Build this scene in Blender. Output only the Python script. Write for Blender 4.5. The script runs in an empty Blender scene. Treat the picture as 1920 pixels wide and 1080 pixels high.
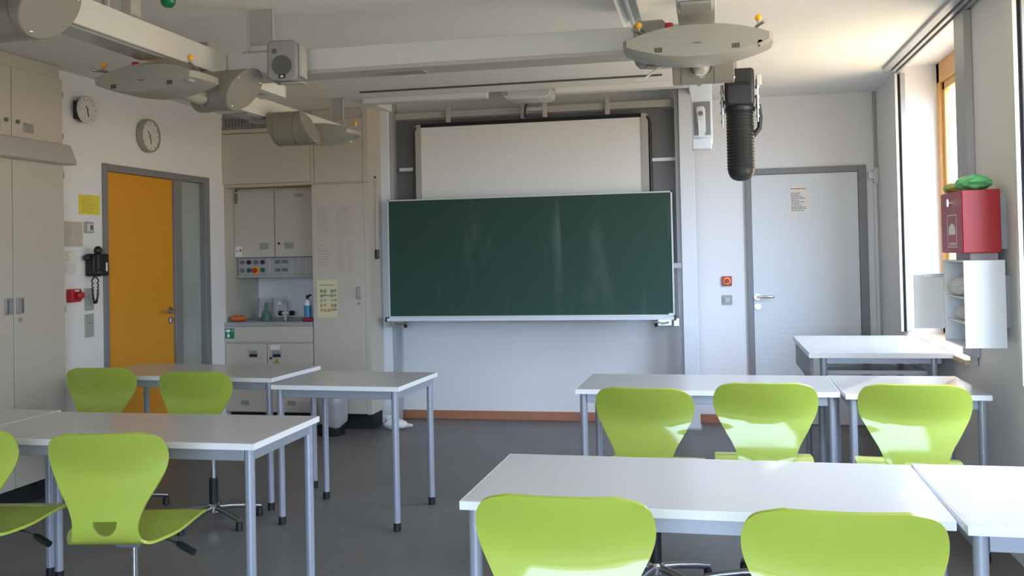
import bpy, bmesh, math, random
from mathutils import Vector, Matrix
random.seed(7)
PI = math.pi
R = math.radians
scene = bpy.context.scene
COL = scene.collection

# ---------------------------------------------------------------- materials
def mat(name, rgb, rough=0.5, metal=0.0, coat=0.0, var=0.0, vscale=6.0, bump=0.0, bscale=200.0,
        spec=0.5, emit=None, estr=0.0, stretch=None, coat_rough=0.05):
    m = bpy.data.materials.new(name); m.use_nodes = True
    nt = m.node_tree; b = nt.nodes['Principled BSDF']
    b.inputs['Base Color'].default_value = (*rgb, 1)
    b.inputs['Roughness'].default_value = rough
    b.inputs['Metallic'].default_value = metal
    b.inputs['Specular IOR Level'].default_value = spec
    if coat:
        b.inputs['Coat Weight'].default_value = coat
        b.inputs['Coat Roughness'].default_value = coat_rough
    if emit:
        b.inputs['Emission Color'].default_value = (*emit, 1)
        b.inputs['Emission Strength'].default_value = estr
    if var or bump:
        tc = nt.nodes.new('ShaderNodeTexCoord')
        mp = nt.nodes.new('ShaderNodeMapping')
        if stretch: mp.inputs['Scale'].default_value = stretch
        nt.links.new(tc.outputs['Object'], mp.inputs['Vector'])
    if var:
        n = nt.nodes.new('ShaderNodeTexNoise'); n.inputs['Scale'].default_value = vscale
        n.inputs['Detail'].default_value = 5
        nt.links.new(mp.outputs['Vector'], n.inputs['Vector'])
        r = nt.nodes.new('ShaderNodeMapRange')
        r.inputs['From Min'].default_value = 0.3; r.inputs['From Max'].default_value = 0.7
        r.inputs['To Min'].default_value = 1 - var; r.inputs['To Max'].default_value = 1 + var
        nt.links.new(n.outputs['Fac'], r.inputs['Value'])
        v = nt.nodes.new('ShaderNodeVectorMath'); v.operation = 'SCALE'
        v.inputs[0].default_value = rgb
        nt.links.new(r.outputs['Result'], v.inputs['Scale'])
        nt.links.new(v.outputs['Vector'], b.inputs['Base Color'])
    if bump:
        n2 = nt.nodes.new('ShaderNodeTexNoise'); n2.inputs['Scale'].default_value = bscale
        nt.links.new(mp.outputs['Vector'], n2.inputs['Vector'])
        bp = nt.nodes.new('ShaderNodeBump'); bp.inputs['Strength'].default_value = bump
        bp.inputs['Distance'].default_value = 0.002
        nt.links.new(n2.outputs['Fac'], bp.inputs['Height'])
        nt.links.new(bp.outputs['Normal'], b.inputs['Normal'])
    return m

def glass_mat(name, tint=(1, 1, 1), refl=0.9):
    m = bpy.data.materials.new(name); m.use_nodes = True
    nt = m.node_tree; nt.nodes.clear()
    o = nt.nodes.new('ShaderNodeOutputMaterial'); mx = nt.nodes.new('ShaderNodeMixShader')
    t = nt.nodes.new('ShaderNodeBsdfTransparent'); t.inputs['Color'].default_value = (*tint, 1)
    g = nt.nodes.new('ShaderNodeBsdfGlossy'); g.inputs['Roughness'].default_value = 0.02
    f = nt.nodes.new('ShaderNodeFresnel'); f.inputs['IOR'].default_value = 1.45
    ge = nt.nodes.new('ShaderNodeNewGeometry'); k = nt.nodes.new('ShaderNodeMath'); k.operation = 'SUBTRACT'; k.inputs[0].default_value = 1.0
    k2 = nt.nodes.new('ShaderNodeMath'); k2.operation = 'MULTIPLY'
    nt.links.new(ge.outputs['Backfacing'], k.inputs[1]); nt.links.new(k.outputs[0], k2.inputs[0]); nt.links.new(f.outputs['Fac'], k2.inputs[1])
    nt.links.new(k2.outputs[0], mx.inputs['Fac'])
    nt.links.new(t.outputs['BSDF'], mx.inputs[1]); nt.links.new(g.outputs['BSDF'], mx.inputs[2])
    nt.links.new(mx.outputs['Shader'], o.inputs['Surface'])
    return m

def film_mat(name, rgb, alpha):
    m = bpy.data.materials.new(name); m.use_nodes = True
    nt = m.node_tree; nt.nodes.clear()
    o = nt.nodes.new('ShaderNodeOutputMaterial'); mx = nt.nodes.new('ShaderNodeMixShader')
    mx.inputs['Fac'].default_value = alpha
    t = nt.nodes.new('ShaderNodeBsdfTransparent')
    p = nt.nodes.new('ShaderNodeBsdfPrincipled'); p.inputs['Base Color'].default_value = (*rgb, 1)
    p.inputs['Roughness'].default_value = 0.25
    nt.links.new(t.outputs['BSDF'], mx.inputs[1]); nt.links.new(p.outputs['BSDF'], mx.inputs[2])
    nt.links.new(mx.outputs['Shader'], o.inputs['Surface'])
    return m

def ceiling_mat():
    m = mat('perforated_ceiling', (0.80, 0.79, 0.76), 0.9)
    nt = m.node_tree; b = nt.nodes['Principled BSDF']
    tc = nt.nodes.new('ShaderNodeTexCoord'); sx = nt.nodes.new('ShaderNodeSeparateXYZ')
    nt.links.new(tc.outputs['Object'], sx.inputs[0])
    def sn(out, per):
        a = nt.nodes.new('ShaderNodeMath'); a.operation = 'MULTIPLY'; a.inputs[1].default_value = 2 * PI / per
        s = nt.nodes.new('ShaderNodeMath'); s.operation = 'SINE'
        nt.links.new(out, a.inputs[0]); nt.links.new(a.outputs[0], s.inputs[0]); return s.outputs[0]
    p = nt.nodes.new('ShaderNodeMath'); p.operation = 'MULTIPLY'
    nt.links.new(sn(sx.outputs['X'], 0.032), p.inputs[0]); nt.links.new(sn(sx.outputs['Y'], 0.05), p.inputs[1])
    g = nt.nodes.new('ShaderNodeMath'); g.operation = 'GREATER_THAN'; g.inputs[1].default_value = 0.55
    nt.links.new(p.outputs[0], g.inputs[0])
    mx = nt.nodes.new('ShaderNodeMix'); mx.data_type = 'RGBA'
    mx.inputs['A'].default_value = (0.81, 0.80, 0.765, 1); mx.inputs['B'].default_value = (0.765, 0.75, 0.71, 1)
    nt.links.new(g.outputs[0], mx.inputs['Factor']); nt.links.new(mx.outputs['Result'], b.inputs['Base Color'])
    return m

def board_mat():
    m = mat('chalkboard_green', (0.022, 0.060, 0.042), 0.55, spec=0.28)
    nt = m.node_tree; b = nt.nodes['Principled BSDF']
    tc = nt.nodes.new('ShaderNodeTexCoord')
    def noise(scale, st, lo, hi, dist):
        mp = nt.nodes.new('ShaderNodeMapping'); mp.inputs['Scale'].default_value = st
        nt.links.new(tc.outputs['Object'], mp.inputs['Vector'])
        n = nt.nodes.new('ShaderNodeTexNoise'); n.inputs['Scale'].default_value = scale
        n.inputs['Detail'].default_value = 3; n.inputs['Distortion'].default_value = dist
        nt.links.new(mp.outputs['Vector'], n.inputs['Vector'])
        r = nt.nodes.new('ShaderNodeMapRange'); r.inputs['From Min'].default_value = lo; r.inputs['From Max'].default_value = hi
        nt.links.new(n.outputs['Fac'], r.inputs['Value']); return r.outputs['Result']
    a = noise(3.0, (1.9, 1, 0.28), 0.56, 0.80, 0.8); c = noise(1.2, (1, 1, 0.7), 0.35, 0.75, 0.3)
    k = nt.nodes.new('ShaderNodeMath'); k.operation = 'MULTIPLY'
    nt.links.new(a, k.inputs[0]); nt.links.new(c, k.inputs[1])
    s = nt.nodes.new('ShaderNodeMath'); s.operation = 'MULTIPLY'; s.inputs[1].default_value = 0.80
    nt.links.new(k.outputs[0], s.inputs[0])
    mx = nt.nodes.new('ShaderNodeMix'); mx.data_type = 'RGBA'
    mx.inputs['A'].default_value = (0.024, 0.066, 0.048, 1); mx.inputs['B'].default_value = (0.19, 0.25, 0.225, 1)
    nt.links.new(s.outputs[0], mx.inputs['Factor']); nt.links.new(mx.outputs['Result'], b.inputs['Base Color'])
    return m

M = {}
M['wall'] = mat('white_wall_paint', (0.80, 0.79, 0.78), 0.85, bump=0.15, bscale=350)
M['ceiling'] = ceiling_mat()
M['floor'] = mat('grey_linoleum', (0.15, 0.142, 0.136), 0.42, var=0.10, vscale=2.2)
M['skirting'] = mat('brown_wood_skirting', (0.40, 0.17, 0.085), 0.5, var=0.12, vscale=14)
M['cab'] = mat('beige_cabinet_laminate', (0.53, 0.485, 0.405), 0.45)
M['cabdark'] = mat('beige_gap_shadow_filler', (0.10, 0.09, 0.075), 0.8)
M['cabtrim'] = mat('grey_beige_metal', (0.42, 0.40, 0.36), 0.4)
M['handle'] = mat('grey_recessed_handle', (0.34, 0.34, 0.33), 0.35, metal=0.3)
M['black'] = mat('black_plastic', (0.012, 0.012, 0.013), 0.4)
M['blackm'] = mat('matt_black', (0.010, 0.010, 0.010), 0.8)
M['darkgrey'] = mat('dark_grey_panel', (0.15, 0.15, 0.155), 0.35)
M['worktop'] = mat('grey_worktop', (0.34, 0.34, 0.33), 0.35, var=0.05, vscale=60)
M['yellow'] = mat('yellow_door_paint', (0.72, 0.31, 0.012), 0.45)
M['greyframe'] = mat('grey_steel_frame', (0.22, 0.215, 0.22), 0.45)
M['whitedoor'] = mat('pale_grey_door', (0.66, 0.69, 0.69), 0.4)
M['frost'] = mat('frosted_sidelight_glass', (0.36, 0.41, 0.37), 0.12)
M['desktop'] = mat('pale_grey_desk_laminate', (0.55, 0.54, 0.525), 0.22, spec=0.6)
M['deskedge'] = mat('white_desk_edge_band', (0.80, 0.80, 0.79), 0.4)
M['steel'] = mat('grey_blue_painted_steel', (0.36, 0.38, 0.43), 0.32, metal=0.35)
M['green'] = mat('lime_green_lacquered_shell', (0.350, 0.430, 0.050), 0.5, spec=0.3, coat=0.75, coat_rough=0.07)
M['chrome'] = mat('chrome', (0.72, 0.72, 0.73), 0.14, metal=1.0)
M['legs'] = mat('dull_grey_metal', (0.30, 0.30, 0.30), 0.32, metal=0.9)
M['satin'] = mat('satin_metal', (0.55, 0.54, 0.52), 0.28, metal=1.0)
M['mediagrey'] = mat('grey_media_housing', (0.32, 0.31, 0.26), 0.38)
M['mediadark'] = mat('grey_brown_media_drum', (0.24, 0.22, 0.18), 0.32)
M['beam'] = mat('off_white_duct_beam', (0.66, 0.65, 0.60), 0.4)
M['beamgrey'] = mat('light_grey_duct_beam', (0.58, 0.60, 0.60), 0.4)
M['beampanel'] = mat('grey_duct_insert', (0.30, 0.31, 0.30), 0.25)
M['alu'] = mat('brushed_aluminium', (0.62, 0.64, 0.67), 0.35, metal=0.7)
M['aluwhite'] = mat('white_coated_aluminium', (0.70, 0.73, 0.77), 0.35)
M['board'] = board_mat()
M['whiteboard'] = mat('whiteboard_surface', (0.78, 0.77, 0.75), 0.35)
M['boardedge'] = mat('pale_metal_board_edge', (0.62, 0.65, 0.63), 0.35)
M['projwhite'] = mat('off_white_plastic', (0.66, 0.66, 0.64), 0.45)
M['red'] = mat('red_gloss_paint', (0.36, 0.008, 0.013), 0.38)
M['redmatt'] = mat('red_plastic', (0.45, 0.02, 0.02), 0.4)
M['orange'] = mat('orange_sponge', (0.55, 0.13, 0.03), 0.9, var=0.2, vscale=90, bump=0.5, bscale=150)
M['yellowknob'] = mat('amber_yellow_knob', (0.85, 0.42, 0.02), 0.35)
M['yellowpaper'] = mat('yellow_paper', (0.74, 0.66, 0.06), 0.8)
M['paleyellow'] = mat('pale_yellow_paper', (0.66, 0.62, 0.38), 0.8)
M['paper'] = mat('white_paper', (0.76, 0.73, 0.68), 0.8)
M['beigepaper'] = mat('beige_paper', (0.54, 0.485, 0.41), 0.8)
M['ink'] = mat('printed_ink', (0.20, 0.18, 0.16), 0.8)
M['inkfaint'] = mat('faint_printed_ink', (0.40, 0.36, 0.31), 0.8)
M['inkred'] = mat('red_printed_ink', (0.50, 0.16, 0.12), 0.8)
M['inkgreen'] = mat('green_printed_cells', (0.22, 0.30, 0.17), 0.8)
M['inkochre'] = mat('ochre_printed_cells', (0.48, 0.30, 0.13), 0.8)
M['signgreen'] = mat('safety_green', (0.02, 0.19, 0.09), 0.4)
M['white'] = mat('white_plastic', (0.70, 0.72, 0.74), 0.4)
M['whitepic'] = mat('white_pictogram', (0.80, 0.80, 0.79), 0.6)
M['greygreen'] = mat('grey_switch_plate', (0.38, 0.38, 0.36), 0.45)
M['wood'] = mat('orange_pine_frame', (0.72, 0.40, 0.13), 0.42, var=0.12, vscale=5, stretch=(18, 18, 1))
M['woodsill'] = mat('pine_window_sill', (0.70, 0.50, 0.30), 0.4, var=0.10, vscale=5, stretch=(18, 1, 18))
M['glass'] = glass_mat('clear_window_glass')
M['jar'] = film_mat('clear_plastic', (0.62, 0.63, 0.60), 0.10)
M['binbag'] = film_mat('translucent_bin_bag', (0.62, 0.62, 0.63), 0.5)
M['bag'] = mat('white_plastic_bag', (0.74, 0.74, 0.73), 0.4)
M['greenbag'] = mat('mint_green_plastic_bag', (0.16, 0.66, 0.25), 0.35)
M['olivebag'] = mat('olive_green_plastic_bag', (0.42, 0.46, 0.10), 0.4)
M['cloth'] = mat('pale_crumpled_cloth', (0.62, 0.62, 0.62), 0.8)
M['blue'] = mat('blue_bottle_label', (0.05, 0.24, 0.38), 0.4)
M['bottlegreen'] = mat('dark_green_plastic', (0.005, 0.11, 0.055), 0.4)
M['claret'] = mat('dark_red_cloth', (0.28, 0.02, 0.03), 0.8)
M['lampgreen'] = mat('green_lamp_dome', (0.0, 0.17, 0.05), 0.15)
M['speaker'] = mat('grey_speaker_shell', (0.26, 0.26, 0.265), 0.6)
M['speakerface'] = mat('dark_grey_speaker_cone', (0.10, 0.10, 0.10), 0.8)
M['duct'] = mat('black_ribbed_hose', (0.017, 0.018, 0.020), 0.42)
M['clockface'] = mat('pale_clock_face', (0.70, 0.68, 0.62), 0.5)
M['brass'] = mat('brass_gas_fitting', (0.72, 0.62, 0.42), 0.2, metal=1.0)
M['lamptrough'] = mat('white_lamp_trough', (0.82, 0.82, 0.80), 0.3)
M['shade'] = mat('grey_guide_rail', (0.40, 0.41, 0.42), 0.45, metal=0.2)

# ---------------------------------------------------------------- mesh builder
class MB:
    def __init__(s): s.bm = bmesh.new()
    def box(s, x0, x1, y0, y1, z0, z1, rot=None):
        vs = [s.bm.verts.new(v) for v in ((x0,y0,z0),(x1,y0,z0),(x1,y1,z0),(x0,y1,z0),(x0,y0,z1),(x1,y0,z1),(x1,y1,z1),(x0,y1,z1))]
        for f in ((0,3,2,1),(4,5,6,7),(0,1,5,4),(1,2,6,5),(2,3,7,6),(3,0,4,7)): s.bm.faces.new([vs[i] for i in f])
        if rot:
            c = Vector(((x0+x1)/2,(y0+y1)/2,(z0+z1)/2)); mt = Matrix.Translation(c) @ rot.to_4x4() @ Matrix.Translation(-c)
            for v in vs: v.co = mt @ v.co
        return s
    def cyl(s, p0, p1, r0, r1=None, n=20, caps=True):
        r1 = r0 if r1 is None else r1
        p0, p1 = Vector(p0), Vector(p1); d = (p1 - p0).normalized()
        a = d.orthogonal().normalized(); b = d.cross(a)
        ra = [s.bm.verts.new(p0 + (a*math.cos(2*PI*i/n) + b*math.sin(2*PI*i/n))*r0) for i in range(n)]
        rb = [s.bm.verts.new(p1 + (a*math.cos(2*PI*i/n) + b*math.sin(2*PI*i/n))*r1) for i in range(n)]
        for i in range(n):
            j = (i+1) % n; s.bm.faces.new((ra[i], ra[j], rb[j], rb[i]))
        if caps:
            s.bm.faces.new(ra[::-1]); s.bm.faces.new(rb)
        return s
    def tube(s, pts, r, n=12):
        pts = [Vector(p) for p in pts]; rings = []
        up = None
        for i, p in enumerate(pts):
            d = ((pts[min(i+1, len(pts)-1)] - pts[max(i-1, 0)])).normalized()
            if up is None: up = d.orthogonal().normalized()
            a = (up - d*up.dot(d)).normalized(); b = d.cross(a); up = a
            rr = r[i] if isinstance(r, (list, tuple)) else r
            rings.append([s.bm.verts.new(p + (a*math.cos(2*PI*k/n) + b*math.sin(2*PI*k/n))*rr) for k in range(n)])
        for q in range(len(rings)-1):
            for k in range(n):
                j = (k+1) % n; s.bm.faces.new((rings[q][k], rings[q][j], rings[q+1][j], rings[q+1][k]))
        s.bm.faces.new(rings[0][::-1]); s.bm.faces.new(rings[-1])
        return s
    def lathe(s, prof, c=(0,0,0), axis='z', n=32, sx=1.0, sy=1.0):
        c = Vector(c); rings = []
        for r, h in prof:
            ring = []
            for i in range(n):
                a, b = r*math.cos(2*PI*i/n)*sx, r*math.sin(2*PI*i/n)*sy
                p = {'z': (a, b, h), 'x': (h, a, b), 'y': (b, h, a)}[axis]
                ring.append(s.bm.verts.new(c + Vector(p)))
            rings.append(ring)
        for q in range(len(rings)-1):
            for i in range(n):
                j = (i+1) % n; s.bm.faces.new((rings[q][i], rings[q][j], rings[q+1][j], rings[q+1][i]))
        s.bm.faces.new(rings[0][::-1]); s.bm.faces.new(rings[-1])
        return s
    def prism(s, out, axis, lo, hi):
        # out: 2D outline; axis x -> (y,z), y -> (x,z), z -> (x,y)
        def P(u, v, w): return {'x': (w,u,v), 'y': (u,w,v), 'z': (u,v,w)}[axis]
        a = [s.bm.verts.new(P(u,v,lo)) for u,v in out]; b = [s.bm.verts.new(P(u,v,hi)) for u,v in out]
        n = len(out)
        for i in range(n):
            j = (i+1) % n; s.bm.faces.new((a[i], a[j], b[j], b[i]))
        s.bm.faces.new(a[::-1]); s.bm.faces.new(b)
        return s
    def ell(s, c, rx, ry, rz, u=24, v=14, jit=0.0, seed=0):
        rnd = random.Random(seed)
        res = bmesh.ops.create_uvsphere(s.bm, u_segments=u, v_segments=v, radius=1)
        ph = [rnd.uniform(0, 6.28) for _ in range(9)]
        for w in res['verts']:
            p = w.co.copy(); k = 1.0
            if jit:
                k += jit*(math.sin(5*p.x+ph[0])*math.sin(4*p.y+ph[1]) + 0.8*math.sin(9*p.y+ph[2]+3*p.z)*math.sin(8*p.z+ph[3]) + 0.6*math.sin(15*p.x+ph[4])*math.sin(13*p.y+11*p.z+ph[5]))
            w.co = Vector((c[0]+p.x*rx*k, c[1]+p.y*ry*k, c[2]+p.z*rz*k))
        return s
    def finish(s, name, m, inv=None, bevel=0.0, smooth=True, seg=2):
        bmesh.ops.recalc_face_normals(s.bm, faces=s.bm.faces)
        if inv is not None: bmesh.ops.transform(s.bm, matrix=inv, verts=s.bm.verts)
        me = bpy.data.meshes.new(name); s.bm.to_mesh(me); s.bm.free()
        me.materials.append(m)
        if smooth:
            me.shade_smooth(); me.set_sharp_from_angle(angle=R(38))
        o = bpy.data.objects.new(name, me); COL.objects.link(o)
        if bevel:
            md = o.modifiers.new('bevel', 'BEVEL'); md.width = bevel; md.segments = seg
            md.limit_method = 'ANGLE'; md.angle_limit = R(50)
        return o

def props(o, label=None, cat=None, group=None, kind=None):
    if label: o['label'] = label
    if cat: o['category'] = cat
    if group: o['group'] = group
    if kind: o['kind'] = kind
    return o

class Thing:
    def __init__(s, name, label, cat, loc, rz=0.0, group=None, kind=None):
        s.o = bpy.data.objects.new(name, None); COL.objects.link(s.o)
        s.o.empty_display_size = 0.1
        s.o.location = loc; s.o.rotation_euler = (0, 0, rz)
        s.inv = (Matrix.Translation(Vector(loc)) @ Matrix.Rotation(rz, 4, 'Z')).inverted()
        props(s.o, label, cat, group, kind)
    def part(s, name, mb, m, parent=None, local=False, bevel=0.0, label=None, kind=None, smooth=True, seg=2):
        o = mb.finish(name, m, None if local else s.inv, bevel, smooth, seg)
        o.parent = parent if parent is not None else s.o
        props(o, label, None, None, kind)
        return o

def single(name, mb, m, label, cat, loc, group=None, bevel=0.0, kind=None, rz=0.0, local=False):
    mt = Matrix.Translation(Vector(loc)) @ Matrix.Rotation(rz, 4, 'Z')
    o = mb.finish(name, m, None if local else mt.inverted(), bevel)
    o.location = loc; o.rotation_euler = (0, 0, rz)
    return props(o, label, cat, group, kind)

def struct(name, mb, m, bevel=0.0, label=None, cat=None, parent=None):
    o = mb.finish(name, m, None, bevel)
    if parent is not None: o.parent = parent
    else: props(o, label, cat, None, 'structure')
    return o

# ---------------------------------------------------------------- the room
XL, XR, YB, YF, ZC = -4.08, 1.34, 8.03, -1.6, 2.69
struct('floor', MB().box(XL-0.75, XR+0.45, YF-0.2, YB+0.2, -0.1, 0), M['floor'], label='dark grey linoleum classroom floor', cat='floor')
# ceiling with the pocket above the board left open
REC0, REC1, RECY = -2.66, -0.12, 7.05
c = MB().box(XL-0.75, XR, YF-0.2, RECY, ZC, ZC+0.1)
c.box(XL-0.75, REC0, RECY, YB+0.2, ZC, ZC+0.1).box(REC1, XR, RECY, YB+0.2, ZC, ZC+0.1)
struct('ceiling', c, M['ceiling'], label='pale perforated acoustic ceiling', cat='ceiling')
struct('trim_1', MB().box(REC0-0.02, REC1+0.02, RECY-0.012, RECY, ZC+0.1, ZC+0.62).box(REC0-0.02, REC0, RECY, YB, ZC+0.1, ZC+0.62)
       .box(REC1, REC1+0.02, RECY, YB, ZC+0.1, ZC+0.62).box(REC0, REC1, RECY, YB+0.1, ZC+0.6, ZC+0.64), M['wall'],
       label='white lining of the ceiling pocket above the board', cat='ceiling lining')
struct('trim_2', MB().box(REC0+0.0, -1.66, RECY, RECY+0.10, ZC-0.035, ZC+0.02).box(-1.12, REC1, RECY, RECY+0.10, ZC-0.035, ZC+0.02), M['projwhite'],
       label='pale strip along the ceiling edge in front of the board', cat='ceiling trim')
struct('wall_back', MB().box(XL-0.2, XR+0.4, YB, YB+0.2, 0, 3.35), M['wall'], label='white front wall behind the chalkboard', cat='wall')
struct('baseboard_back', MB().box(-2.70, 0.30, YB-0.018, YB, 0, 0.075), M['skirting'], label='orange brown wooden skirting under the board', cat='skirting', bevel=0.003)
# left wall: cupboard bay for y < 5.25, door opening further on
DL0, DL1, DLH = 5.757, 7.157, 2.126
w = MB().box(XL-0.2, XL, 5.25, DL0, 0, ZC).box(XL-0.2, XL, DL0, DL1, DLH, ZC).box(XL-0.2, XL, DL1, YB, 0, ZC)
w.box(XL-0.75, XL-0.6, 4.33, 5.25, 0, ZC).box(XL-0.6, XL-0.2, 5.25, 5.35, 0, ZC)
struct('trim_3', MB().box(XL-0.75, XL+0.09, YF-0.2, 4.33, 0, ZC), M['cab'], label='unseen beige slab standing in for cupboards along the left wall', cat='cupboard front')  # plain slab out of view, coloured cabinet beige to cut fill light
w.box(XL-0.2, XL-0.12, DL0, DL1, 0, DLH)
struct('wall_left', w, M['wall'], label='white left wall with the yellow door', cat='wall')
RW = ((-1.45, 1.15),); RZ0, RZ1 = 0.30, 2.45
w = MB().box(XL-0.75, RW[0][0], YF-0.2, YF, 0, ZC).box(RW[0][1], XR+0.45, YF-0.2, YF, 0, ZC)
for a, b in RW: w.box(a, b, YF-0.2, YF, 0, RZ0).box(a, b, YF-0.2, YF, RZ1, ZC)
struct('wall_rear', w, M['cab'], label='beige rear wall behind the camera', cat='wall')
# right wall with window openings
XO = XR + 0.36
W1 = (5.40, 7.02, 0.80); W2 = (2.3, 4.42, 0.80)
w = MB().box(XR, XO, W1[1], YB+0.2, 0, 3.0).box(XR, XO, W2[1], W1[0], 0, ZC+0.1).box(XR, XO, YF-0.2, W2[0], 0, ZC+0.1)
w.box(XR, XO, W1[0], W1[1], 0, W1[2]).box(XR, XO, W2[0], W2[1], 0, W2[2])
w.box(XR, XO, W1[0], W1[1], 2.70, ZC+0.12).box(XR, XO, W2[0], W2[1], 2.70, ZC+0.12)
struct('wall_right', w, M['wall'], label='white right wall with deep window niches', cat='wall')

def window(idx, x, y0, y1, z0, z1, mull, lab):
    fr = 0.075; d = 0.07
    g = MB().box(x, x+d, y0, y0+fr, z0, z1).box(x, x+d, y1-fr, y1, z0, z1).box(x, x+d, y0, y1, z0, z0+fr).box(x, x+d, y0, y1, z1-0.14, z1)
    root = g.finish('window_%d' % idx, M['wood'], None, 0.004); props(root, lab, 'window', None, 'structure')
    for m_ in mull: 
        struct('mullion', MB().box(x, x+d, m_-0.05, m_+0.05, z0+fr, z1-0.14), M['wood'], parent=root, bevel=0.004)
    ys = [y0+fr] + [q for m_ in mull for q in (m_-0.05, m_+0.05)] + [y1-fr]
    for k in range(0, len(ys), 2):
        s = MB(); a, b = ys[k], ys[k+1]; t = 0.055
        s.box(x+0.02, x+0.06, a, a+t, z0+fr, z1-0.14).box(x+0.02, x+0.06, b-t, b, z0+fr, z1-0.14)
        s.box(x+0.02, x+0.06, a, b, z0+fr, z0+fr+t).box(x+0.02, x+0.06, a, b, z1-0.14-t, z1-0.14)
        struct('sash', s, M['wood'], parent=root, bevel=0.003)
        struct('pane', MB().box(x+0.038, x+0.042, a+t, b-t, z0+fr+t, z1-0.14-t), M['glass'], parent=root)
    return root
wr1 = window(1, 1.575, W1[0], W1[1], 0.83, 2.70, [], 'wooden framed window in the niche beside the white desk')
struct('sill', MB().box(XR-0.025, 1.575, W1[0], W1[1], 0.80, 0.83), M['woodsill'], parent=wr1, bevel=0.004)
wr2 = window(2, 1.575, W2[0], W2[1], 0.83, 2.70, [], 'nearer window at the right edge of the picture')
struct('sill', MB().box(XR-0.02, 1.575, W2[0], W2[1], 0.80, 0.83), M['woodsill'], parent=wr2, bevel=0.004)
for q, (a, b) in enumerate(RW):
    wr3 = bpy.data.objects.new('window_%d' % (3+q), None); COL.objects.link(wr3)
    props(wr3, 'wide window in the rear wall behind the camera', 'window', None, 'structure')
    s = MB(); y = YF-0.12; t = 0.07
    s.box(a, a+t, y, y+0.06, RZ0, RZ1).box(b-t, b, y, y+0.06, RZ0, RZ1).box(a+t, b-t, y, y+0.06, RZ0, RZ0+t).box(a+t, b-t, y, y+0.06, RZ1-t, RZ1)
    struct('sash', s, M['wood'], parent=wr3); struct('pane', MB().box(a+t, b-t, y+0.028, y+0.032, RZ0+t, RZ1-t), M['glass'], parent=wr3)

# ---------------------------------------------------------------- doors
t = bpy.data.objects.new('door_1', None); COL.objects.link(t); t.location = (XL, DL0, 0)
props(t, 'yellow door with a narrow frosted side window in a grey frame', 'door', None, 'structure')
D1 = Thing.__new__(Thing); D1.o = t; D1.inv = Matrix.Translation(Vector((XL, DL0, 0))).inverted()
f = MB()
x0, x1 = XL-0.10, XL+0.018
f.box(x0, x1, DL0, DL0+0.045, 0, DLH).box(x0, x1, DL1-0.075, DL1, 0, DLH).box(x0, x1-0.003, 6.635, 6.735, 0, DLH-0.052).box(x0, x1-0.001, DL0+0.045, DL1-0.075, DLH-0.052, DLH-0.001)
D1.part('door_frame', f, M['greyframe'], bevel=0.003)
leaf = D1.part('door_leaf', MB().box(XL-0.05, XL-0.006, DL0+0.047, 6.633, 0.006, DLH-0.054), M['yellow'], bevel=0.002, label='yellow door leaf')
h = MB().cyl((XL-0.006, 6.575, 1.06), (XL+0.008, 6.575, 1.06), 0.026).cyl((XL, 6.575, 1.06), (XL+0.052, 6.575, 1.06), 0.010)
h.tube([(XL+0.05, 6.58, 1.06), (XL+0.052, 6.54, 1.06), (XL+0.05, 6.46, 1.06), (XL+0.042, 6.445, 1.06)], 0.0095)
D1.part('door_handle', h, M['satin'], parent=leaf)
D1.part('lock_plate', MB().cyl((XL-0.006, 6.575, 0.985), (XL+0.006, 6.575, 0.985), 0.027).box(XL+0.005, XL+0.009, 6.570, 6.580, 0.97, 1.0), M['satin'], parent=leaf)
D1.part('sidelight_pane', MB().box(XL-0.045, XL-0.035, 6.735, DL1-0.075, 0.05, DLH-0.052), M['frost'], label='frosted side window pane')
t = bpy.data.objects.new('door_2', None); COL.objects.link(t); t.location = (0.31, YB, 0)
props(t, 'pale grey door in a grey frame right of the chalkboard', 'door', None, 'structure')
D2 = Thing.__new__(Thing); D2.o = t; D2.inv = Matrix.Translation(Vector((0.31, YB, 0))).inverted()
f = MB().box(0.300, 0.345, YB-0.03, YB-0.001, 0, 2.10).box(1.185, 1.250, YB-0.03, YB-0.001, 0, 2.10).box(0.345, 1.185, YB-0.029, YB-0.001, 2.050, 2.099)
D2.part('door_frame', f, M['greyframe'], bevel=0.003)
leaf = D2.part('door_leaf', MB().box(0.347, 1.183, YB-0.018, YB-0.001, 0.006, 2.048), M['whitedoor'], bevel=0.002, label='pale grey door leaf')
h = MB().cyl((0.375, YB-0.018, 1.045), (0.375, YB-0.032, 1.045), 0.026).cyl((0.375, YB-0.02, 1.045), (0.375, YB-0.072, 1.045), 0.010)
h.tube([(0.370, YB-0.07, 1.045), (0.41, YB-0.072, 1.047), (0.49, YB-0.07, 1.047), (0.505, YB-0.062, 1.047)], 0.010)
D2.part('door_handle', h, M['satin'], parent=leaf)
D2.part('lock_plate', MB().cyl((0.377, YB-0.018, 0.965), (0.377, YB-0.028, 0.965), 0.026).box(0.373, 0.381, YB-0.031, YB-0.027, 0.952, 0.978), M['satin'], parent=leaf)

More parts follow.
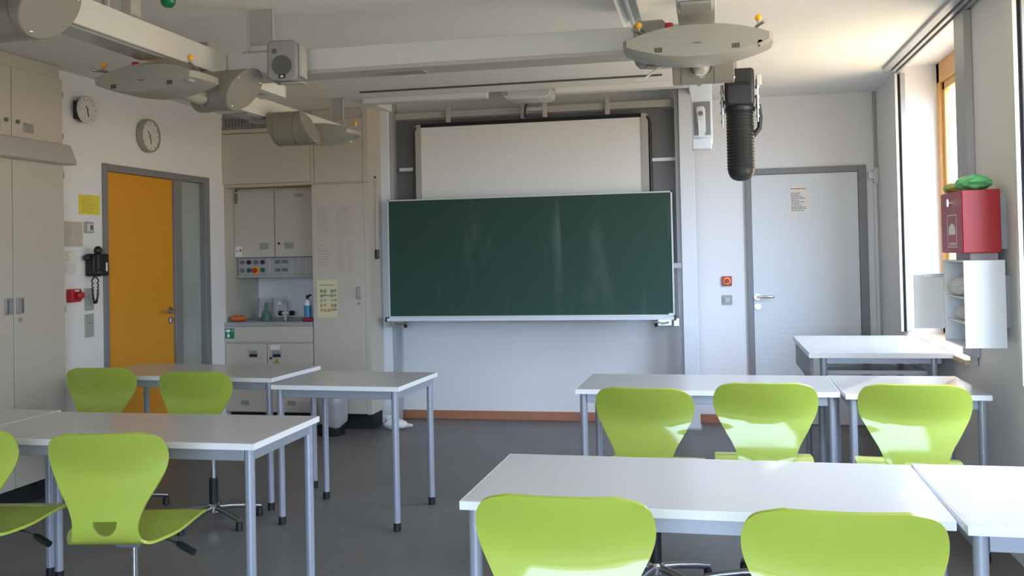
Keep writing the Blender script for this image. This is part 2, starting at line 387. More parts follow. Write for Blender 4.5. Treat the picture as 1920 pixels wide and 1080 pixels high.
# ---------------------------------------------------------------- printed sheets
def text_rows(mb, put, u0, u1, v0, v1, rows, rnd, fill=0.85, hh=0.35, words=True):
    """rows of short word-like bars inside the rectangle (u to the right, v up)"""
    dv = (v1-v0)/rows
    for i in range(rows):
        v = v1 - (i+0.5)*dv; u = u0; end = u0 + (u1-u0)*min(1, rnd.uniform(fill-0.3, fill+0.15))
        while u < end:
            wl = rnd.uniform(0.05, 0.16)*(u1-u0) if words else (u1-u0)
            wl = min(wl, end-u)
            if wl <= 0.002: break
            put(mb, u, u+wl, v-dv*hh/2, v+dv*hh/2); u += wl + 0.025*(u1-u0)
def putY(y):   # on a plane facing -y
    return lambda mb, a, b, c_, d: mb.box(a, b, y-0.0006, y, c_, d)
def putX(x):   # on a plane facing +x, u = world y
    return lambda mb, a, b, c_, d: mb.box(x, x+0.0006, a, b, c_, d)

# sheet on the grey door
rnd = random.Random(3)
yy = YB-0.0185
P = Thing('paper_notice', 'white printed notice with a red heading on the pale grey door', 'notice', (0.730, yy, 1.82))
P.part('sheet', MB().box(0.645, 0.820, yy-0.0015, yy, 1.690, 1.955), M['paper'])
m1 = MB(); putY(yy-0.0015)(m1, 0.660, 0.682, 1.921, 1.929); putY(yy-0.0015)(m1, 0.687, 0.745, 1.921, 1.929); putY(yy-0.0015)(m1, 0.750, 0.780, 1.921, 1.929)
P.part('heading', m1, M['inkred'], label='red heading line')
m1 = MB(); text_rows(m1, putY(yy-0.0015), 0.663, 0.80, 1.74, 1.895, 11, rnd, 0.75, 0.45); P.part('printed_text', m1, M['ink'])

# ---------------------------------------------------------------- chalkboard wall
def column(xa, xb, lab):
    T = Thing('board_column', lab, 'board column', ((xa+xb)/2, 7.80, 0), group='aluminium board columns')
    T.part('post', MB().box(xa, xb, 7.72, 7.90, 0.0, 3.2), M['aluwhite'], bevel=0.004)
    s = -1 if xa < -1 else 1
    xi = xb if s < 0 else xa
    T.part('guide_rail', MB().box(min(xi, xi-s*0.035), max(xi, xi-s*0.035), 7.75, 7.88, 0.02, 3.2), M['shade'])
    T.part('foot_plate', MB().box(xa-0.01, xb+0.01, 7.70, 7.92, 0, 0.012), M['shade'])
    T.part('wall_bracket', MB().box(xa+0.03, xb-0.03, 7.90, YB-0.001, 2.30, 2.36).box(xa+0.03, xb-0.03, 7.90, YB-0.001, 0.40, 0.46), M['shade'])
column(-2.812, -2.690, 'tall pale aluminium post at the left end of the chalkboard, beside the cabinet')
column(-0.220, -0.103, 'tall pale aluminium post at the right end of the chalkboard, beside the door')

T = Thing('chalkboard', 'large green sliding chalkboard with faint chalk smears in front of the whiteboard', 'chalkboard', (-1.48, 7.66, 0.9))
bx0, bx1, bz0, bz1, by = -2.675, -0.283, 0.925, 1.918, 7.63
pan = T.part('writing_surface', MB().box(bx0+0.010, bx1-0.010, by, by+0.03, bz0+0.004, bz1-0.010), M['board'], label='green writing surface')
f = MB().box(bx0, bx0+0.010, by-0.006, by+0.035, bz0, bz1).box(bx1-0.012, bx1, by-0.006, by+0.035, bz0, bz1).box(bx0, bx1, by-0.006, by+0.035, bz1-0.010, bz1).box(bx0, bx1, by-0.002, by+0.035, bz0-0.004, bz0+0.006)
T.part('frame', f, M['boardedge'])
tr = MB().prism([(by-0.075, 0.895), (by+0.03, 0.895), (by+0.03, 0.925), (by-0.004, 0.925), (by-0.02, 0.908), (by-0.065, 0.908), (by-0.075, 0.918)], 'x', bx0+0.004, bx1-0.004)
tray = T.part('chalk_tray', tr, M['aluwhite'])
T.part('end_cap', MB().box(bx0-0.012, bx0+0.004, by-0.075, by+0.03, 0.888, 0.926), M['black'], parent=tray)
T.part('end_cap', MB().box(bx1-0.004, bx1+0.012, by-0.075, by+0.03, 0.888, 0.926), M['black'], parent=tray)
for xs, sg in ((-2.60, 1), (-0.36, -1)):
    b = MB().box(xs-0.055*1, xs+0.05, by-0.01, by+0.03, 0.845, 0.893).box(xs-sg*0.09-0.02, xs-sg*0.09+0.02, by-0.005, by+0.06, 0.84, 0.90)
    b.tube([(xs-sg*0.03, by-0.012, 0.87), (xs+sg*0.02, by-0.02, 0.86), (xs+sg*0.075, by-0.02, 0.875)], 0.008)
    br = T.part('latch_bracket', b, M['satin'])
    T.part('latch_knob', MB().cyl((xs+sg*0.06, by-0.015, 0.853), (xs+sg*0.085, by-0.015, 0.845), 0.014), M['black'], parent=br)
T.part('name_tag', MB().box(-0.330, -0.296, by-0.009, by-0.0005, 0.928, 0.942), M['whitepic'], label='small white tag in the lower right corner')
T.part('runner', MB().box(bx0+0.01, bx0+0.06, by+0.036, 7.718, 1.30, 1.42), M['shade'])
T.part('runner', MB().box(bx1-0.0, bx1+0.06, by+0.036, 7.718, 1.30, 1.34).box(bx1-0.05, bx1, by+0.036, 7.718, 1.30, 1.42), M['shade'])

T = Thing('whiteboard', 'white projection board with dark frame raised behind the chalkboard', 'whiteboard', (-1.44, 7.75, 1.5))
wx0, wx1, wz0, wz1, wy = -2.455, -0.468, 1.42, 2.570, 7.76
T.part('writing_surface', MB().box(wx0+0.05, wx1-0.055, wy, wy+0.025, wz0+0.03, wz1-0.028), M['whiteboard'])
T.part('top_rail', MB().box(wx0+0.05, wx1-0.055, wy-0.012, wy+0.03, wz1-0.030, wz1), M['blackm'], label='black top rail')
for a, b in ((wx0, wx0+0.05), (wx1-0.055, wx1)):
    f = MB().prism([(a, wz0), (b, wz0), (b, wz1-0.004), (a+(0.02 if a < -1 else 0), wz1-0.004), (a+(0.0), wz1-0.02)] if a < -1 else [(a, wz0), (b, wz0), (b, wz1-0.02), (b-0.015, wz1), (a, wz1)], 'y', wy-0.01, wy+0.035)
    T.part('side_rail', f, M['cabtrim'])
T.part('bottom_rail', MB().box(wx0, wx1, wy-0.01, wy+0.035, wz0, wz0+0.03), M['cabtrim'])
for a, sg in ((wx0-0.008, -1), (wx1+0.008, 1)):
    z = wz1-0.03
    cb = [(a-sg*0.02, wy, z+0.005), (a-sg*0.005, wy, z-0.02), (a+sg*0.004, wy, z-0.06), (a+sg*0.006, wy, z-0.14), (a+sg*0.006, wy, 1.55), (a+sg*0.006, wy, 1.45)]
    T.part('edge_cable', MB().tube(cb, 0.013, 8), M['black'], label='black cable along the side')
for a, b in ((wx0-0.165, wx0-0.02), (wx1+0.02, wx1+0.225)):
    T.part('side_arm', MB().box(a, b, 7.80, 7.82, 2.175, 2.205), M['aluwhite'], bevel=0.003)

single('backing_panel', MB().box(-2.655, -0.255, 7.842, 7.86, 1.30, 2.615), M['darkgrey'],
       'dark grey panel behind the whiteboard between the two posts', 'panel', (-1.45, 7.851, 1.3))
T = Thing('crossbar', 'horizontal grey bar above the whiteboard between the two posts', 'rail', (-1.45, 7.80, 2.68))
T.part('bar', MB().box(-2.654, -0.256, 7.79, 7.825, 2.622, 2.680), M['cabtrim'], bevel=0.003)
for xk in (-2.165, -0.80):
    T.part('clip', MB().box(xk-0.02, xk+0.02, 7.765, 7.789, 2.575, 2.725), M['cabtrim'], bevel=0.004)
T = Thing('projector', 'flat pale projector unit on a bracket centred above the whiteboard', 'projector', (-1.42, 7.5, 2.68))
T.part('housing', MB().prism([(-1.62, 2.735), (-1.60, 2.705), (-1.56, 2.69), (-1.26, 2.69), (-1.225, 2.705), (-1.215, 2.735), (-1.215, 2.775), (-1.62, 2.775)], 'y', 7.42, 7.70), M['projwhite'], bevel=0.01)
T.part('lens_port', MB().cyl((-1.575, 7.405, 2.735), (-1.575, 7.422, 2.735), 0.016), M['shade'])
T.part('wall_arm', MB().box(-1.45, -1.39, 7.62, YB-0.001, 2.777, 2.83), M['projwhite'])
b = MB().box(-1.52, -1.49, 7.72, 7.76, 2.575, 2.775).box(-1.335, -1.30, 7.72, 7.76, 2.575, 2.775).box(-1.49, -1.335, 7.72, 7.755, 2.70, 2.775).box(-1.49, -1.335, 7.72, 7.755, 2.630, 2.665)
T.part('bracket', b, M['cabtrim'], bevel=0.003)
T.part('cable', MB().tube([(-1.46, 7.71, 2.70), (-1.475, 7.71, 2.66), (-1.48, 7.708, 2.62), (-1.485, 7.715, 2.575)], 0.008, 8), M['black'])

T = Thing('pull_rod', 'thin grey rod with a black grip hanging beside the left board post', 'pull rod', (-2.742, 7.54, 1.5))
T.part('rod', MB().cyl((-2.742, 7.54, 1.44), (-2.742, 7.54, 2.10), 0.005, n=8), M['shade'])
T.part('grip', MB().cyl((-2.742, 7.54, 1.42), (-2.742, 7.54, 1.50), 0.017, n=12), M['black'], bevel=0.003)
T.part('hook', MB().tube([(-2.742, 7.54, 2.10), (-2.744, 7.54, 2.112), (-2.759, 7.54, 2.115)], 0.006, 8), M['black'])

# signs and switches on the front wall right of the board
T = Thing('alarm_button', 'small red and orange emergency button left of the pale grey door', 'alarm button', (0.134, YB, 1.178))
T.part('plate', MB().box(0.094, 0.175, YB-0.02, YB-0.001, 1.138, 1.218), M['redmatt'], bevel=0.003)
T.part('bezel', MB().cyl((0.136, YB-0.02, 1.180), (0.136, YB-0.028, 1.180), 0.030), M['yellowknob'])
T.part('button', MB().cyl((0.136, YB-0.028, 1.180), (0.136, YB-0.042, 1.180), 0.019), M['redmatt'], bevel=0.004)
T = Thing('light_switch', 'square grey light switch below the red emergency button', 'switch', (0.134, YB, 1.022))
T.part('plate', MB().box(0.094, 0.176, YB-0.012, YB-0.001, 0.982, 1.062), M['greygreen'], bevel=0.003)
T.part('rocker', MB().box(0.110, 0.160, YB-0.018, YB-0.011, 0.997, 1.047), M['handle'], bevel=0.004)
T = Thing('cable_conduit', 'thin vertical cable pipe with a white junction box in the front right corner', 'conduit', (1.315, YB, 0))
T.part('pipe', MB().cyl((1.322, YB-0.014, 2.02), (1.322, YB-0.014, ZC-0.001), 0.011, n=10), M['shade'])
T.part('lower_pipe', MB().cyl((1.316, YB-0.018, 0.0), (1.316, YB-0.018, 1.95), 0.016, n=10), M['white'])
T.part('junction_box', MB().box(1.262, 1.300, YB-0.045, YB-0.001, 1.985, 2.04).box(1.30, 1.335, YB-0.05, YB-0.001, 1.955, 2.055), M['white'], bevel=0.004)
T.part('clamp', MB().box(1.308, 1.337, YB-0.056, YB-0.0505, 1.94, 2.07), M['satin'])

# ---------------------------------------------------------------- cabinets at the front left
YC = 7.40
T = Thing('tall_cabinet', 'tall beige cupboard with taped notices beside the left board post', 'cupboard', (-3.01, YC, 0))
cx0, cx1 = -3.268, -2.760
T.part('body', MB().box(cx0, cx1, YC+0.022, 7.715, 0.135, ZC-0.002), M['cab'], bevel=0.002)
door = T.part('door', MB().box(cx0+0.004, cx1-0.045, YC, YC+0.020, 0.14, 2.055), M['cab'], bevel=0.003)
T.part('door_handle', MB().box(-2.872, -2.838, YC-0.010, YC-0.001, 1.092, 1.195).box(-2.865, -2.856, YC-0.018, YC-0.009, 1.10, 1.19), M['handle'], parent=door, bevel=0.003)
T.part('lock', MB().cyl((-2.853, YC-0.008, 1.055), (-2.853, YC, 1.055), 0.012, n=14), M['handle'], parent=door)
T.part('side_strip', MB().box(cx1-0.042, cx1, YC+0.002, YC+0.021, 0.135, 2.055), M['cab'])
T.part('upper_panel', MB().box(cx0+0.030, cx1-0.045, YC+0.004, YC+0.021, 2.072, 2.60), M['cab'], bevel=0.002)
T.part('upper_strip', MB().box(cx0, cx0+0.026, YC+0.001, YC+0.021, 2.06, 2.60), M['cab'])
T.part('upper_strip', MB().box(cx1-0.042, cx1, YC+0.001, YC+0.021, 2.06, 2.66), M['cab'])
T.part('plinth', MB().box(cx0+0.01, cx1-0.02, YC+0.09, 7.705, 0, 0.133), M['blackm'], label='black recessed plinth')
# its notices
def notice(x0, x1, z0, z1, sheet, lab, rows, ink, seed, cols=1, y=YC-0.001, extra=None, name='paper_notice'):
    N = Thing(name, lab, 'notice', ((x0+x1)/2, y, (z0+z1)/2), group='sheets on the tall cupboard door')
    N.part('sheet', MB().box(x0, x1, y-0.0015, y, z0, z1), sheet)
    rnd = random.Random(seed); mm = MB(); cw = (x1-x0)/cols
    for k in range(cols):
        text_rows(mm, putY(y-0.0015), x0+k*cw+0.012, x0+(k+1)*cw-0.008, z0+0.02, z1-0.02, rows, rnd, 0.9, 0.35)
    N.part('printed_text', mm, ink)
    return N
notice(-3.225, -3.085, 1.605, 1.880, M['beigepaper'], 'upper left of four beige sheets taped to the tall cupboard door', 16, M['inkfaint'], 11)
notice(-3.055, -2.880, 1.605, 1.880, M['beigepaper'], 'upper right of four beige sheets taped to the tall cupboard door', 20, M['inkfaint'], 12)
notice(-3.225, -3.085, 1.345, 1.575, M['beigepaper'], 'faintly printed lower left of four beige sheets on the tall cupboard door', 8, M['inkfaint'], 13)
notice(-3.055, -2.880, 1.300, 1.595, M['beigepaper'], 'two column sheet, lower right of four on the tall cupboard door', 24, M['inkfaint'], 14, cols=2)
N = Thing('safety_poster', 'pale yellow poster with a grid of green and ochre cells on the tall cupboard', 'poster', (-3.14, YC, 1.10))
yq = YC-0.001
N.part('sheet', MB().box(-3.228, -3.045, yq-0.0015, yq, 0.940, 1.255), M['paleyellow'])
g1, g2, g3 = MB(), MB(), MB(); rnd = random.Random(5)
putY(yq-0.0015)(g3, -3.205, -3.075, 1.205, 1.217)
for i in range(5):
    for j in range(5):
        cxx = -3.200+j*0.031; zz = 1.175-i*0.040
        tgt = g1 if (i < 2 and j != 2) or j == 4 else (g2 if i > 2 else g3)
        if (i, j) in ((2, 2), (3, 2), (0, 2)): continue
        putY(yq-0.0015)(tgt, cxx, cxx+rnd.uniform(0.020, 0.028), zz-rnd.uniform(0.016, 0.030), zz)
N.part('green_cells', g1, M['inkgreen'], label='green printed cells'); N.part('ochre_cells', g2, M['inkochre'], label='ochre printed cells'); N.part('printed_text', g3, M['inkfaint'])

# sink alcove unit
sx0, sx1 = XL+0.002, -3.270
T = Thing('sink_unit', 'beige base cupboard with grey worktop in the alcove beside the yellow door', 'sink unit', (-3.67, YC, 0))
T.part('body', MB().box(sx0, sx1, YC+0.022, 7.99, 0.14, 0.868), M['cab'])
T.part('plinth', MB().box(sx0, sx1, YC+0.09, 7.98, 0, 0.138), M['blackm'], label='black recessed plinth')
T.part('drawer_front', MB().box(sx0+0.004, sx1-0.004, YC, YC+0.020, 0.735, 0.868), M['cab'], bevel=0.002)
xm = -3.690
for k, (a, b) in enumerate(((sx0+0.004, xm-0.003), (xm+0.003, sx1-0.004))):
    dr = T.part('door', MB().box(a, b, YC, YC+0.020, 0.45, 0.722), M['cab'], bevel=0.002)
    hx = -3.815 if k == 0 else -3.600
    T.part('door_handle', MB().box(hx-0.040, hx+0.040, YC-0.006, YC-0.0005, 0.605, 0.665), M['handle'], parent=dr, bevel=0.002)
    T.part('handle_recess', MB().box(hx-0.032, hx+0.036, YC-0.009, YC-0.005, 0.612, 0.634), M['blackm'], parent=dr)
    dr = T.part('lower_drawer', MB().box(a, b, YC, YC+0.020, 0.145, 0.438), M['cab'], bevel=0.002)
    hx = -3.895 if k == 0 else -3.470
    T.part('drawer_handle', MB().box(hx-0.036, hx+0.036, YC-0.007, YC-0.0005, 0.205, 0.242), M['handle'], parent=dr, bevel=0.002)
T.part('lock', MB().cyl((-3.655, YC-0.008, 0.60), (-3.655, YC, 0.60), 0.010, n=12), M['blackm'])
wt = MB().box(sx0, sx1, YC-0.004, YC+0.12, 0.870, 0.905).box(sx0, sx1, 7.86, 8.02, 0.870, 0.905).box(sx0, -3.95, YC+0.12, 7.86, 0.870, 0.905).box(-3.50, sx1, YC+0.12, 7.86, 0.870, 0.905).box(-3.95, -3.50, YC+0.12, 7.86, 0.869, 0.875)
T.part('worktop', wt, M['worktop'], label='grey worktop with a sunken basin')
# alcove: upper cupboards, socket strip, header and vent
T = Thing('wall_cupboard', 'two door beige wall cupboard in the alcove above the sink', 'cupboard', (-3.67, 7.6, 1.45))
uy = 7.58
T.part('body', MB().box(-4.045, sx1-0.004, uy+0.02, 8.02, 1.458, 2.055), M['cab'])
for a, b, hx in ((-4.070, -3.695, -3.79), (-3.687, sx1-0.004, -3.555)):
    dr = T.part('door', MB().box(a, b, uy, uy+0.019, 1.455, 2.035), M['cab'], bevel=0.002)
    T.part('door_handle', MB().box(hx-0.042, hx+0.042, uy-0.006, uy-0.0005, 1.525, 1.578), M['handle'], parent=dr, bevel=0.002)
T.part('lock', MB().cyl((-3.650, uy-0.008, 1.572), (-3.650, uy, 1.572), 0.010, n=12), M['blackm'])
T.part('oval_badge', MB().lathe([(0.045, 0), (0.045, 0.004)], (-3.46, uy-0.004, 1.985), 'y', 24, 0.36, 1.0), M['handle'], label='grey oval badge')
T.part('pictogram_label', MB().box(-4.066, -4.000, uy-0.0015, uy-0.0002, 1.465, 1.555), M['paper'], label='white pictogram label')
T.part('pictogram', MB().prism([(-4.058, 1.505), (-4.040, 1.505), (-4.049, 1.530)], 'y', uy-0.0022, uy-0.0015).prism([(-4.026, 1.508), (-4.006, 1.508), (-4.006, 1.527), (-4.026, 1.527)], 'y', uy-0.0022, uy-0.0015), M['ink'])
T.part('hinge_sticker', MB().box(-4.066, -4.035, uy-0.0015, uy-0.0002, 1.93, 2.02), M['ink'], label='dark sticker in the upper left corner')
T = Thing('socket_panel', 'grey strip of sockets and switches with an orange knob under the wall cupboard', 'socket strip', (-3.67, 7.62, 1.29))
T.part('panel', MB().box(-4.060, sx1-0.004, 7.62, 7.70, 1.300, 1.450), M['greygreen'])
T.part('back_box', MB().box(-4.060, sx1-0.004, 7.70, 8.02, 1.30, 1.45), M['cab'])
T.part('ledge', MB().box(-4.060, sx1-0.004, 7.585, 7.70, 1.280, 1.299), M['cabtrim'], bevel=0.003)
px_ = [-4.02, -3.955, -3.89, -3.825]
for i, xk in enumerate(px_):
    for zz in (1.413, 1.343):
        mt_ = M['black'] if (i in (1, 3) and zz > 1.4) else (M['bottlegreen'] if i in (1, 3) else M['darkgrey'])
        if i == 2 and zz < 1.4: continue
        T.part('socket', MB().cyl((xk, 7.620, zz), (xk, 7.606, zz), 0.019, n=16), mt_)
T.part('switch_plate', MB().box(-3.925, -3.858, 7.613, 7.6195, 1.312, 1.372), M['yellowknob'], label='orange switch plate')
T.part('rotary_knob', MB().cyl((-3.895, 7.613, 1.342), (-3.895, 7.59, 1.342), 0.022, n=16), M['redmatt'], label='red rotary knob')
for xk in (-3.685, -3.615):
    for zz in (1.413, 1.343):
        T.part('socket', MB().box(xk-0.022, xk+0.022, 7.608, 7.6195, zz-0.014, zz+0.014), M['darkgrey'])
T.part('module_seams', MB().box(-3.765, -3.761, 7.616, 7.6195, 1.305, 1.445).box(-3.548, -3.544, 7.616, 7.6195, 1.305, 1.445).box(-3.486, -3.482, 7.616, 7.6195, 1.305, 1.445).box(-3.42, -3.416, 7.616, 7.6195, 1.305, 1.445).box(-3.355, -3.351, 7.616, 7.6195, 1.305, 1.445), M['projwhite'])
T = Thing('header_panel', 'large beige panel over the sink alcove with a vent grille along its top', 'panel', (-3.67, YC, 2.07))
T.part('panel', MB().box(sx0, sx1-0.002, YC, YC+0.02, 2.085, 2.515), M['cab'], bevel=0.002)
T.part('upper_strip', MB().box(sx0, sx1-0.002, YC, YC+0.02, 2.52, 2.555), M['cab'], bevel=0.002)
T.part('side_panel', MB().box(sx0, sx0+0.006, YC+0.021, 8.02, 0.906, 2.059), M['cab'])
T.part('soffit', MB().box(sx0, sx1-0.002, YC+0.021, 8.02, 2.060, 2.083), M['cab'])
T.part('core', MB().box(sx0, sx1-0.002, YC+0.03, 8.02, 2.084, ZC-0.002), M['cabtrim'])
g = MB().box(sx0, -3.65, YC+0.004, YC+0.02, 2.56, 2.575).box(sx0, -3.65, YC+0.004, YC+0.02, 2.645, 2.66)
for i in range(14): g.box(-4.06+i*0.03, -4.045+i*0.03, YC+0.004, YC+0.02, 2.575, 2.645)
T.part('vent_grille', g, M['greyframe'])
T.part('vent_backing', MB().box(sx0, sx1-0.002, YC+0.021, YC+0.029, 2.556, ZC-0.002), M['cabtrim'])

# things on the sink unit
ZW = 0.9055
single('sponge', MB().ell((-3.978, 7.452, ZW+0.027), 0.080, 0.042, 0.028, jit=0.08, seed=2), M['orange'], 'orange sponge on the left of the grey sink worktop', 'sponge', (-3.978, 7.452, ZW))
T = Thing('measuring_jug', 'clear plastic jug holding a dark green bottle on the sink worktop', 'jug', (-3.86, 7.74, 0.8755))
zj = 0.8755
T.part('vessel', MB().lathe([(0.052, 0), (0.055, 0.02), (0.062, 0.12), (0.072, 0.215), (0.078, 0.222), (0.072, 0.222), (0.066, 0.20), (0.058, 0.115), (0.050, 0.03), (0.01, 0.012)], (-3.86, 7.74, zj), n=28), M['jar'])
T.part('spout', MB().prism([(-3.93, zj+0.18), (-3.925, zj+0.222), (-3.965, zj+0.228)], 'y', 7.72, 7.76), M['jar'])
T.part('jug_handle', MB().tube([(-3.792, 7.74, zj+0.205), (-3.745, 7.74, zj+0.20), (-3.735, 7.74, zj+0.13), (-3.755, 7.74, zj+0.06), (-3.80, 7.74, zj+0.04)], 0.008, 8), M['jar'])
single('eyewash_bottle', MB().lathe([(0.001, 0), (0.044, 0.0), (0.045, 0.055), (0.032, 0.085), (0.018, 0.105), (0.016, 0.145), (0.010, 0.165), (0.001, 0.167)], (-3.86, 7.74, zj+0.0125), n=20), M['bottlegreen'],
       'dark green bottle standing inside the clear jug', 'bottle', (-3.86, 7.74, zj+0.0125))
T = Thing('water_tap', 'white upright tap with a black knob at the back of the sink', 'tap', (-3.70, 7.80, 0.8755))
T.part('spout', MB().tube([(-3.705, 7.80, 0.876), (-3.705, 7.80, 1.03), (-3.705, 7.78, 1.06), (-3.705, 7.74, 1.068), (-3.705, 7.69, 1.055), (-3.705, 7.68, 1.03)], 0.013, 12), M['white'])
T.part('valve_body', MB().cyl((-3.735, 7.80, 0.955), (-3.665, 7.80, 0.955), 0.014), M['white'])
T.part('knob', MB().cyl((-3.665, 7.80, 0.955), (-3.625, 7.80, 0.955), 0.022), M['black'], bevel=0.004, label='black knob')
T.part('second_knob', MB().cyl((-3.735, 7.80, 0.955), (-3.770, 7.80, 0.955), 0.022), M['black'], bevel=0.004, label='black knob')
T = Thing('spray_bottle', 'blue and white spray bottle at the right end of the sink worktop', 'bottle', (-3.345, 7.47, ZW))
bxx, byy = -3.345, 7.47
T.part('bottle_body', MB().lathe([(0.001, 0), (0.028, 0), (0.030, 0.008), (0.030, 0.155), (0.022, 0.175), (0.012, 0.185), (0.001, 0.186)], (bxx, byy, ZW), n=24), M['white'])
T.part('label', MB().lathe([(0.0302, 0.03), (0.0308, 0.03), (0.0308, 0.135), (0.0302, 0.135)], (bxx, byy, ZW), n=24), M['blue'], label='blue label')
T.part('nozzle', MB().cyl((bxx, byy, ZW+0.185), (bxx, byy, ZW+0.205), 0.011).tube([(bxx-0.012, byy, ZW+0.208), (bxx+0.005, byy, ZW+0.212), (bxx+0.035, byy-0.005, ZW+0.225)], [0.011, 0.010, 0.006], 8), M['black'])
single('cleaning_cloth', MB().ell((-3.325, 7.426, ZW+0.016), 0.055, 0.022, 0.018, jit=0.12, seed=4), M['claret'], 'dark red cloth lying in front of the blue spray bottle', 'cloth', (-3.325, 7.426, ZW))
# stickers on the base unit
T = Thing('eyewash_sign', 'small green and white eye wash sign on the drawer front below the worktop', 'sign', (-4.03, YC, 0.81))
ys = YC-0.0005
T.part('plate', MB().box(-4.072, -3.990, ys-0.002, ys, 0.765, 0.852), M['signgreen'])
T.part('pictogram', MB().prism([(-4.060+0.022*math.cos(a)+0.015, 0.832+0.013*math.sin(a)) for a in [i*PI/8 for i in range(16)]], 'y', ys-0.003, ys-0.002)
       .prism([(-4.050, 0.808), (-4.036, 0.808), (-4.030, 0.786), (-4.043, 0.772), (-4.056, 0.786)], 'y', ys-0.003, ys-0.002)
       .box(-4.012, -3.996, ys-0.003, ys-0.002, 0.832, 0.838).box(-4.007, -4.001, ys-0.003, ys-0.002, 0.827, 0.843), M['whitepic'], label='white pictogram')
T = Thing('warning_sign', 'orange triangular warning sticker under the right door handle of the sink unit', 'sign', (-3.60, YC, 0.57))
T.part('triangle', MB().prism([(-3.632, 0.555), (-3.570, 0.555), (-3.601, 0.603)], 'y', ys-0.0015, ys), M['inkochre'])
T.part('mark', MB().box(-3.604, -3.598, ys-0.0022, ys-0.0015, 0.568, 0.585).box(-3.604, -3.598, ys-0.0022, ys-0.0015, 0.560, 0.565), M['ink'])
single('paper_label', MB().box(-3.658, -3.572, ys-0.0015, ys, 0.672, 0.712), M['paper'], 'white paper label above the right door handle of the sink unit', 'label', (-3.615, ys, 0.69))

# waste bin and bag on the floor
T = Thing('waste_bin', 'black waste bin lined with a translucent bag under the cupboard front', 'bin', (-3.05, 7.235, 0))
T.part('bucket', MB().lathe([(0.001, 0), (0.105, 0), (0.108, 0.006), (0.125, 0.29), (0.130, 0.292), (0.126, 0.282), (0.102, 0.015), (0.001, 0.012)], (-3.05, 7.235, 0), n=32), M['black'])
prof = [(0.122, 0.085), (0.132, 0.10), (0.136, 0.16), (0.139, 0.24), (0.141, 0.300), (0.133, 0.312), (0.122, 0.30)]
mb = MB(); mb.lathe(prof, (-3.05, 7.235, 0), n=40)
bmesh.ops.delete(mb.bm, geom=[f_ for f_ in mb.bm.faces if len(f_.verts) > 8], context='FACES')
for v in mb.bm.verts:
    a = math.atan2(v.co.y-7.235, v.co.x+3.05); k = 1+0.035*math.sin(7*a+9*v.co.z)+0.02*math.sin(13*a-4)
    v.co.x = -3.05+(v.co.x+3.05)*k; v.co.y = 7.235+(v.co.y-7.235)*k
    v.co.z += 0.018*math.sin(3*a+1) if v.co.z < 0.12 else 0
T.part('bin_liner', mb, M['binbag'], label='translucent bin liner')
T = Thing('plastic_bag', 'small white plastic bag on the floor at the foot of the left board post', 'bag', (-2.60, 7.50, 0))
T.part('sack', MB().ell((-2.60, 7.50, 0.043), 0.105, 0.055, 0.045, jit=0.07, seed=9), M['bag'])
T.part('tied_ends', MB().ell((-2.65, 7.49, 0.095), 0.045, 0.02, 0.022, jit=0.2, seed=3).ell((-2.60, 7.49, 0.10), 0.022, 0.016, 0.030, jit=0.2, seed=5), M['bag'])
T.part('loose_end', MB().ell((-2.49, 7.50, 0.035), 0.045, 0.02, 0.016, jit=0.15, seed=6), M['bag'])

# ---------------------------------------------------------------- cupboards along the left wall
XC = -3.99
def wallcup(name, lab, z0, z1, handles, ztop=None):
    T = Thing(name, lab, 'cupboard', (XC-0.28, 4.79, z0))
    T.part('body', MB().box(XC-0.55, XC-0.022, 4.34, 5.248, z0, ztop or z1), M['cab'], bevel=0.002)
    for a, b, hy, s in ((4.345, 4.797, 4.755, -1), (4.803, 5.246, 4.848, 1)):
        d = T.part('door', MB().box(XC-0.020, XC, a, b, z0+0.004, z1), M['cab'], bevel=0.002)
        if handles == 'low':
            T.part('door_handle', MB().box(XC+0.0005, XC+0.009, hy-0.028, hy+0.028, 1.150, 1.245), M['handle'], parent=d, bevel=0.003)
            T.part('handle_recess', MB().box(XC+0.0085, XC+0.013, hy-0.004+s*0.012, hy+0.006+s*0.012, 1.156, 1.238), M['darkgrey'], parent=d)
            if s > 0: T.part('lock', MB().cyl((XC, hy, 1.115), (XC+0.010, hy, 1.115), 0.012, n=14), M['handle'], parent=d)
            T.part('hinge', MB().box(XC-0.006, XC+0.004, (b-0.003 if s > 0 else a), (b+0.006 if s > 0 else a+0.006), 1.13, 1.17).box(XC-0.006, XC+0.004, (b-0.003 if s > 0 else a), (b+0.006 if s > 0 else a+0.006), 1.98, 2.02), M['cabtrim'], parent=d)
        else:
            T.part('door_handle', MB().box(XC+0.0005, XC+0.007, hy+0.03*s+(0.02 if s > 0 else -0.10), hy+0.03*s+(0.10 if s > 0 else -0.02), 2.232, 2.285), M['handle'], parent=d, bevel=0.003)
            T.part('lock', MB().cyl((XC, hy-0.002, 2.285), (XC+0.010, hy-0.002, 2.285), 0.013, n=14), M['darkgrey'], parent=d)
            T.part('hinge', MB().box(XC-0.006, XC+0.004, (b-0.003 if s > 0 else a), (b+0.006 if s > 0 else a+0.006), 2.23, 2.26).box(XC-0.006, XC+0.004, (b-0.003 if s > 0 else a), (b+0.006 if s > 0 else a+0.006), 2.49, 2.53), M['cabtrim'], parent=d)
    return T
T = wallcup('wall_cupboard', 'tall beige built in cupboard at the left edge below the ledge', 0.13, 2.072, 'low')
T.part('plinth', MB().box(XC-0.54, XC-0.07, 4.345, 5.245, 0, 0.128), M['blackm'], label='black recessed plinth')
T = wallcup('wall_cupboard', 'upper beige built in cupboard at the left edge above the ledge', 2.19, 2.605, 'up', ZC-0.002)
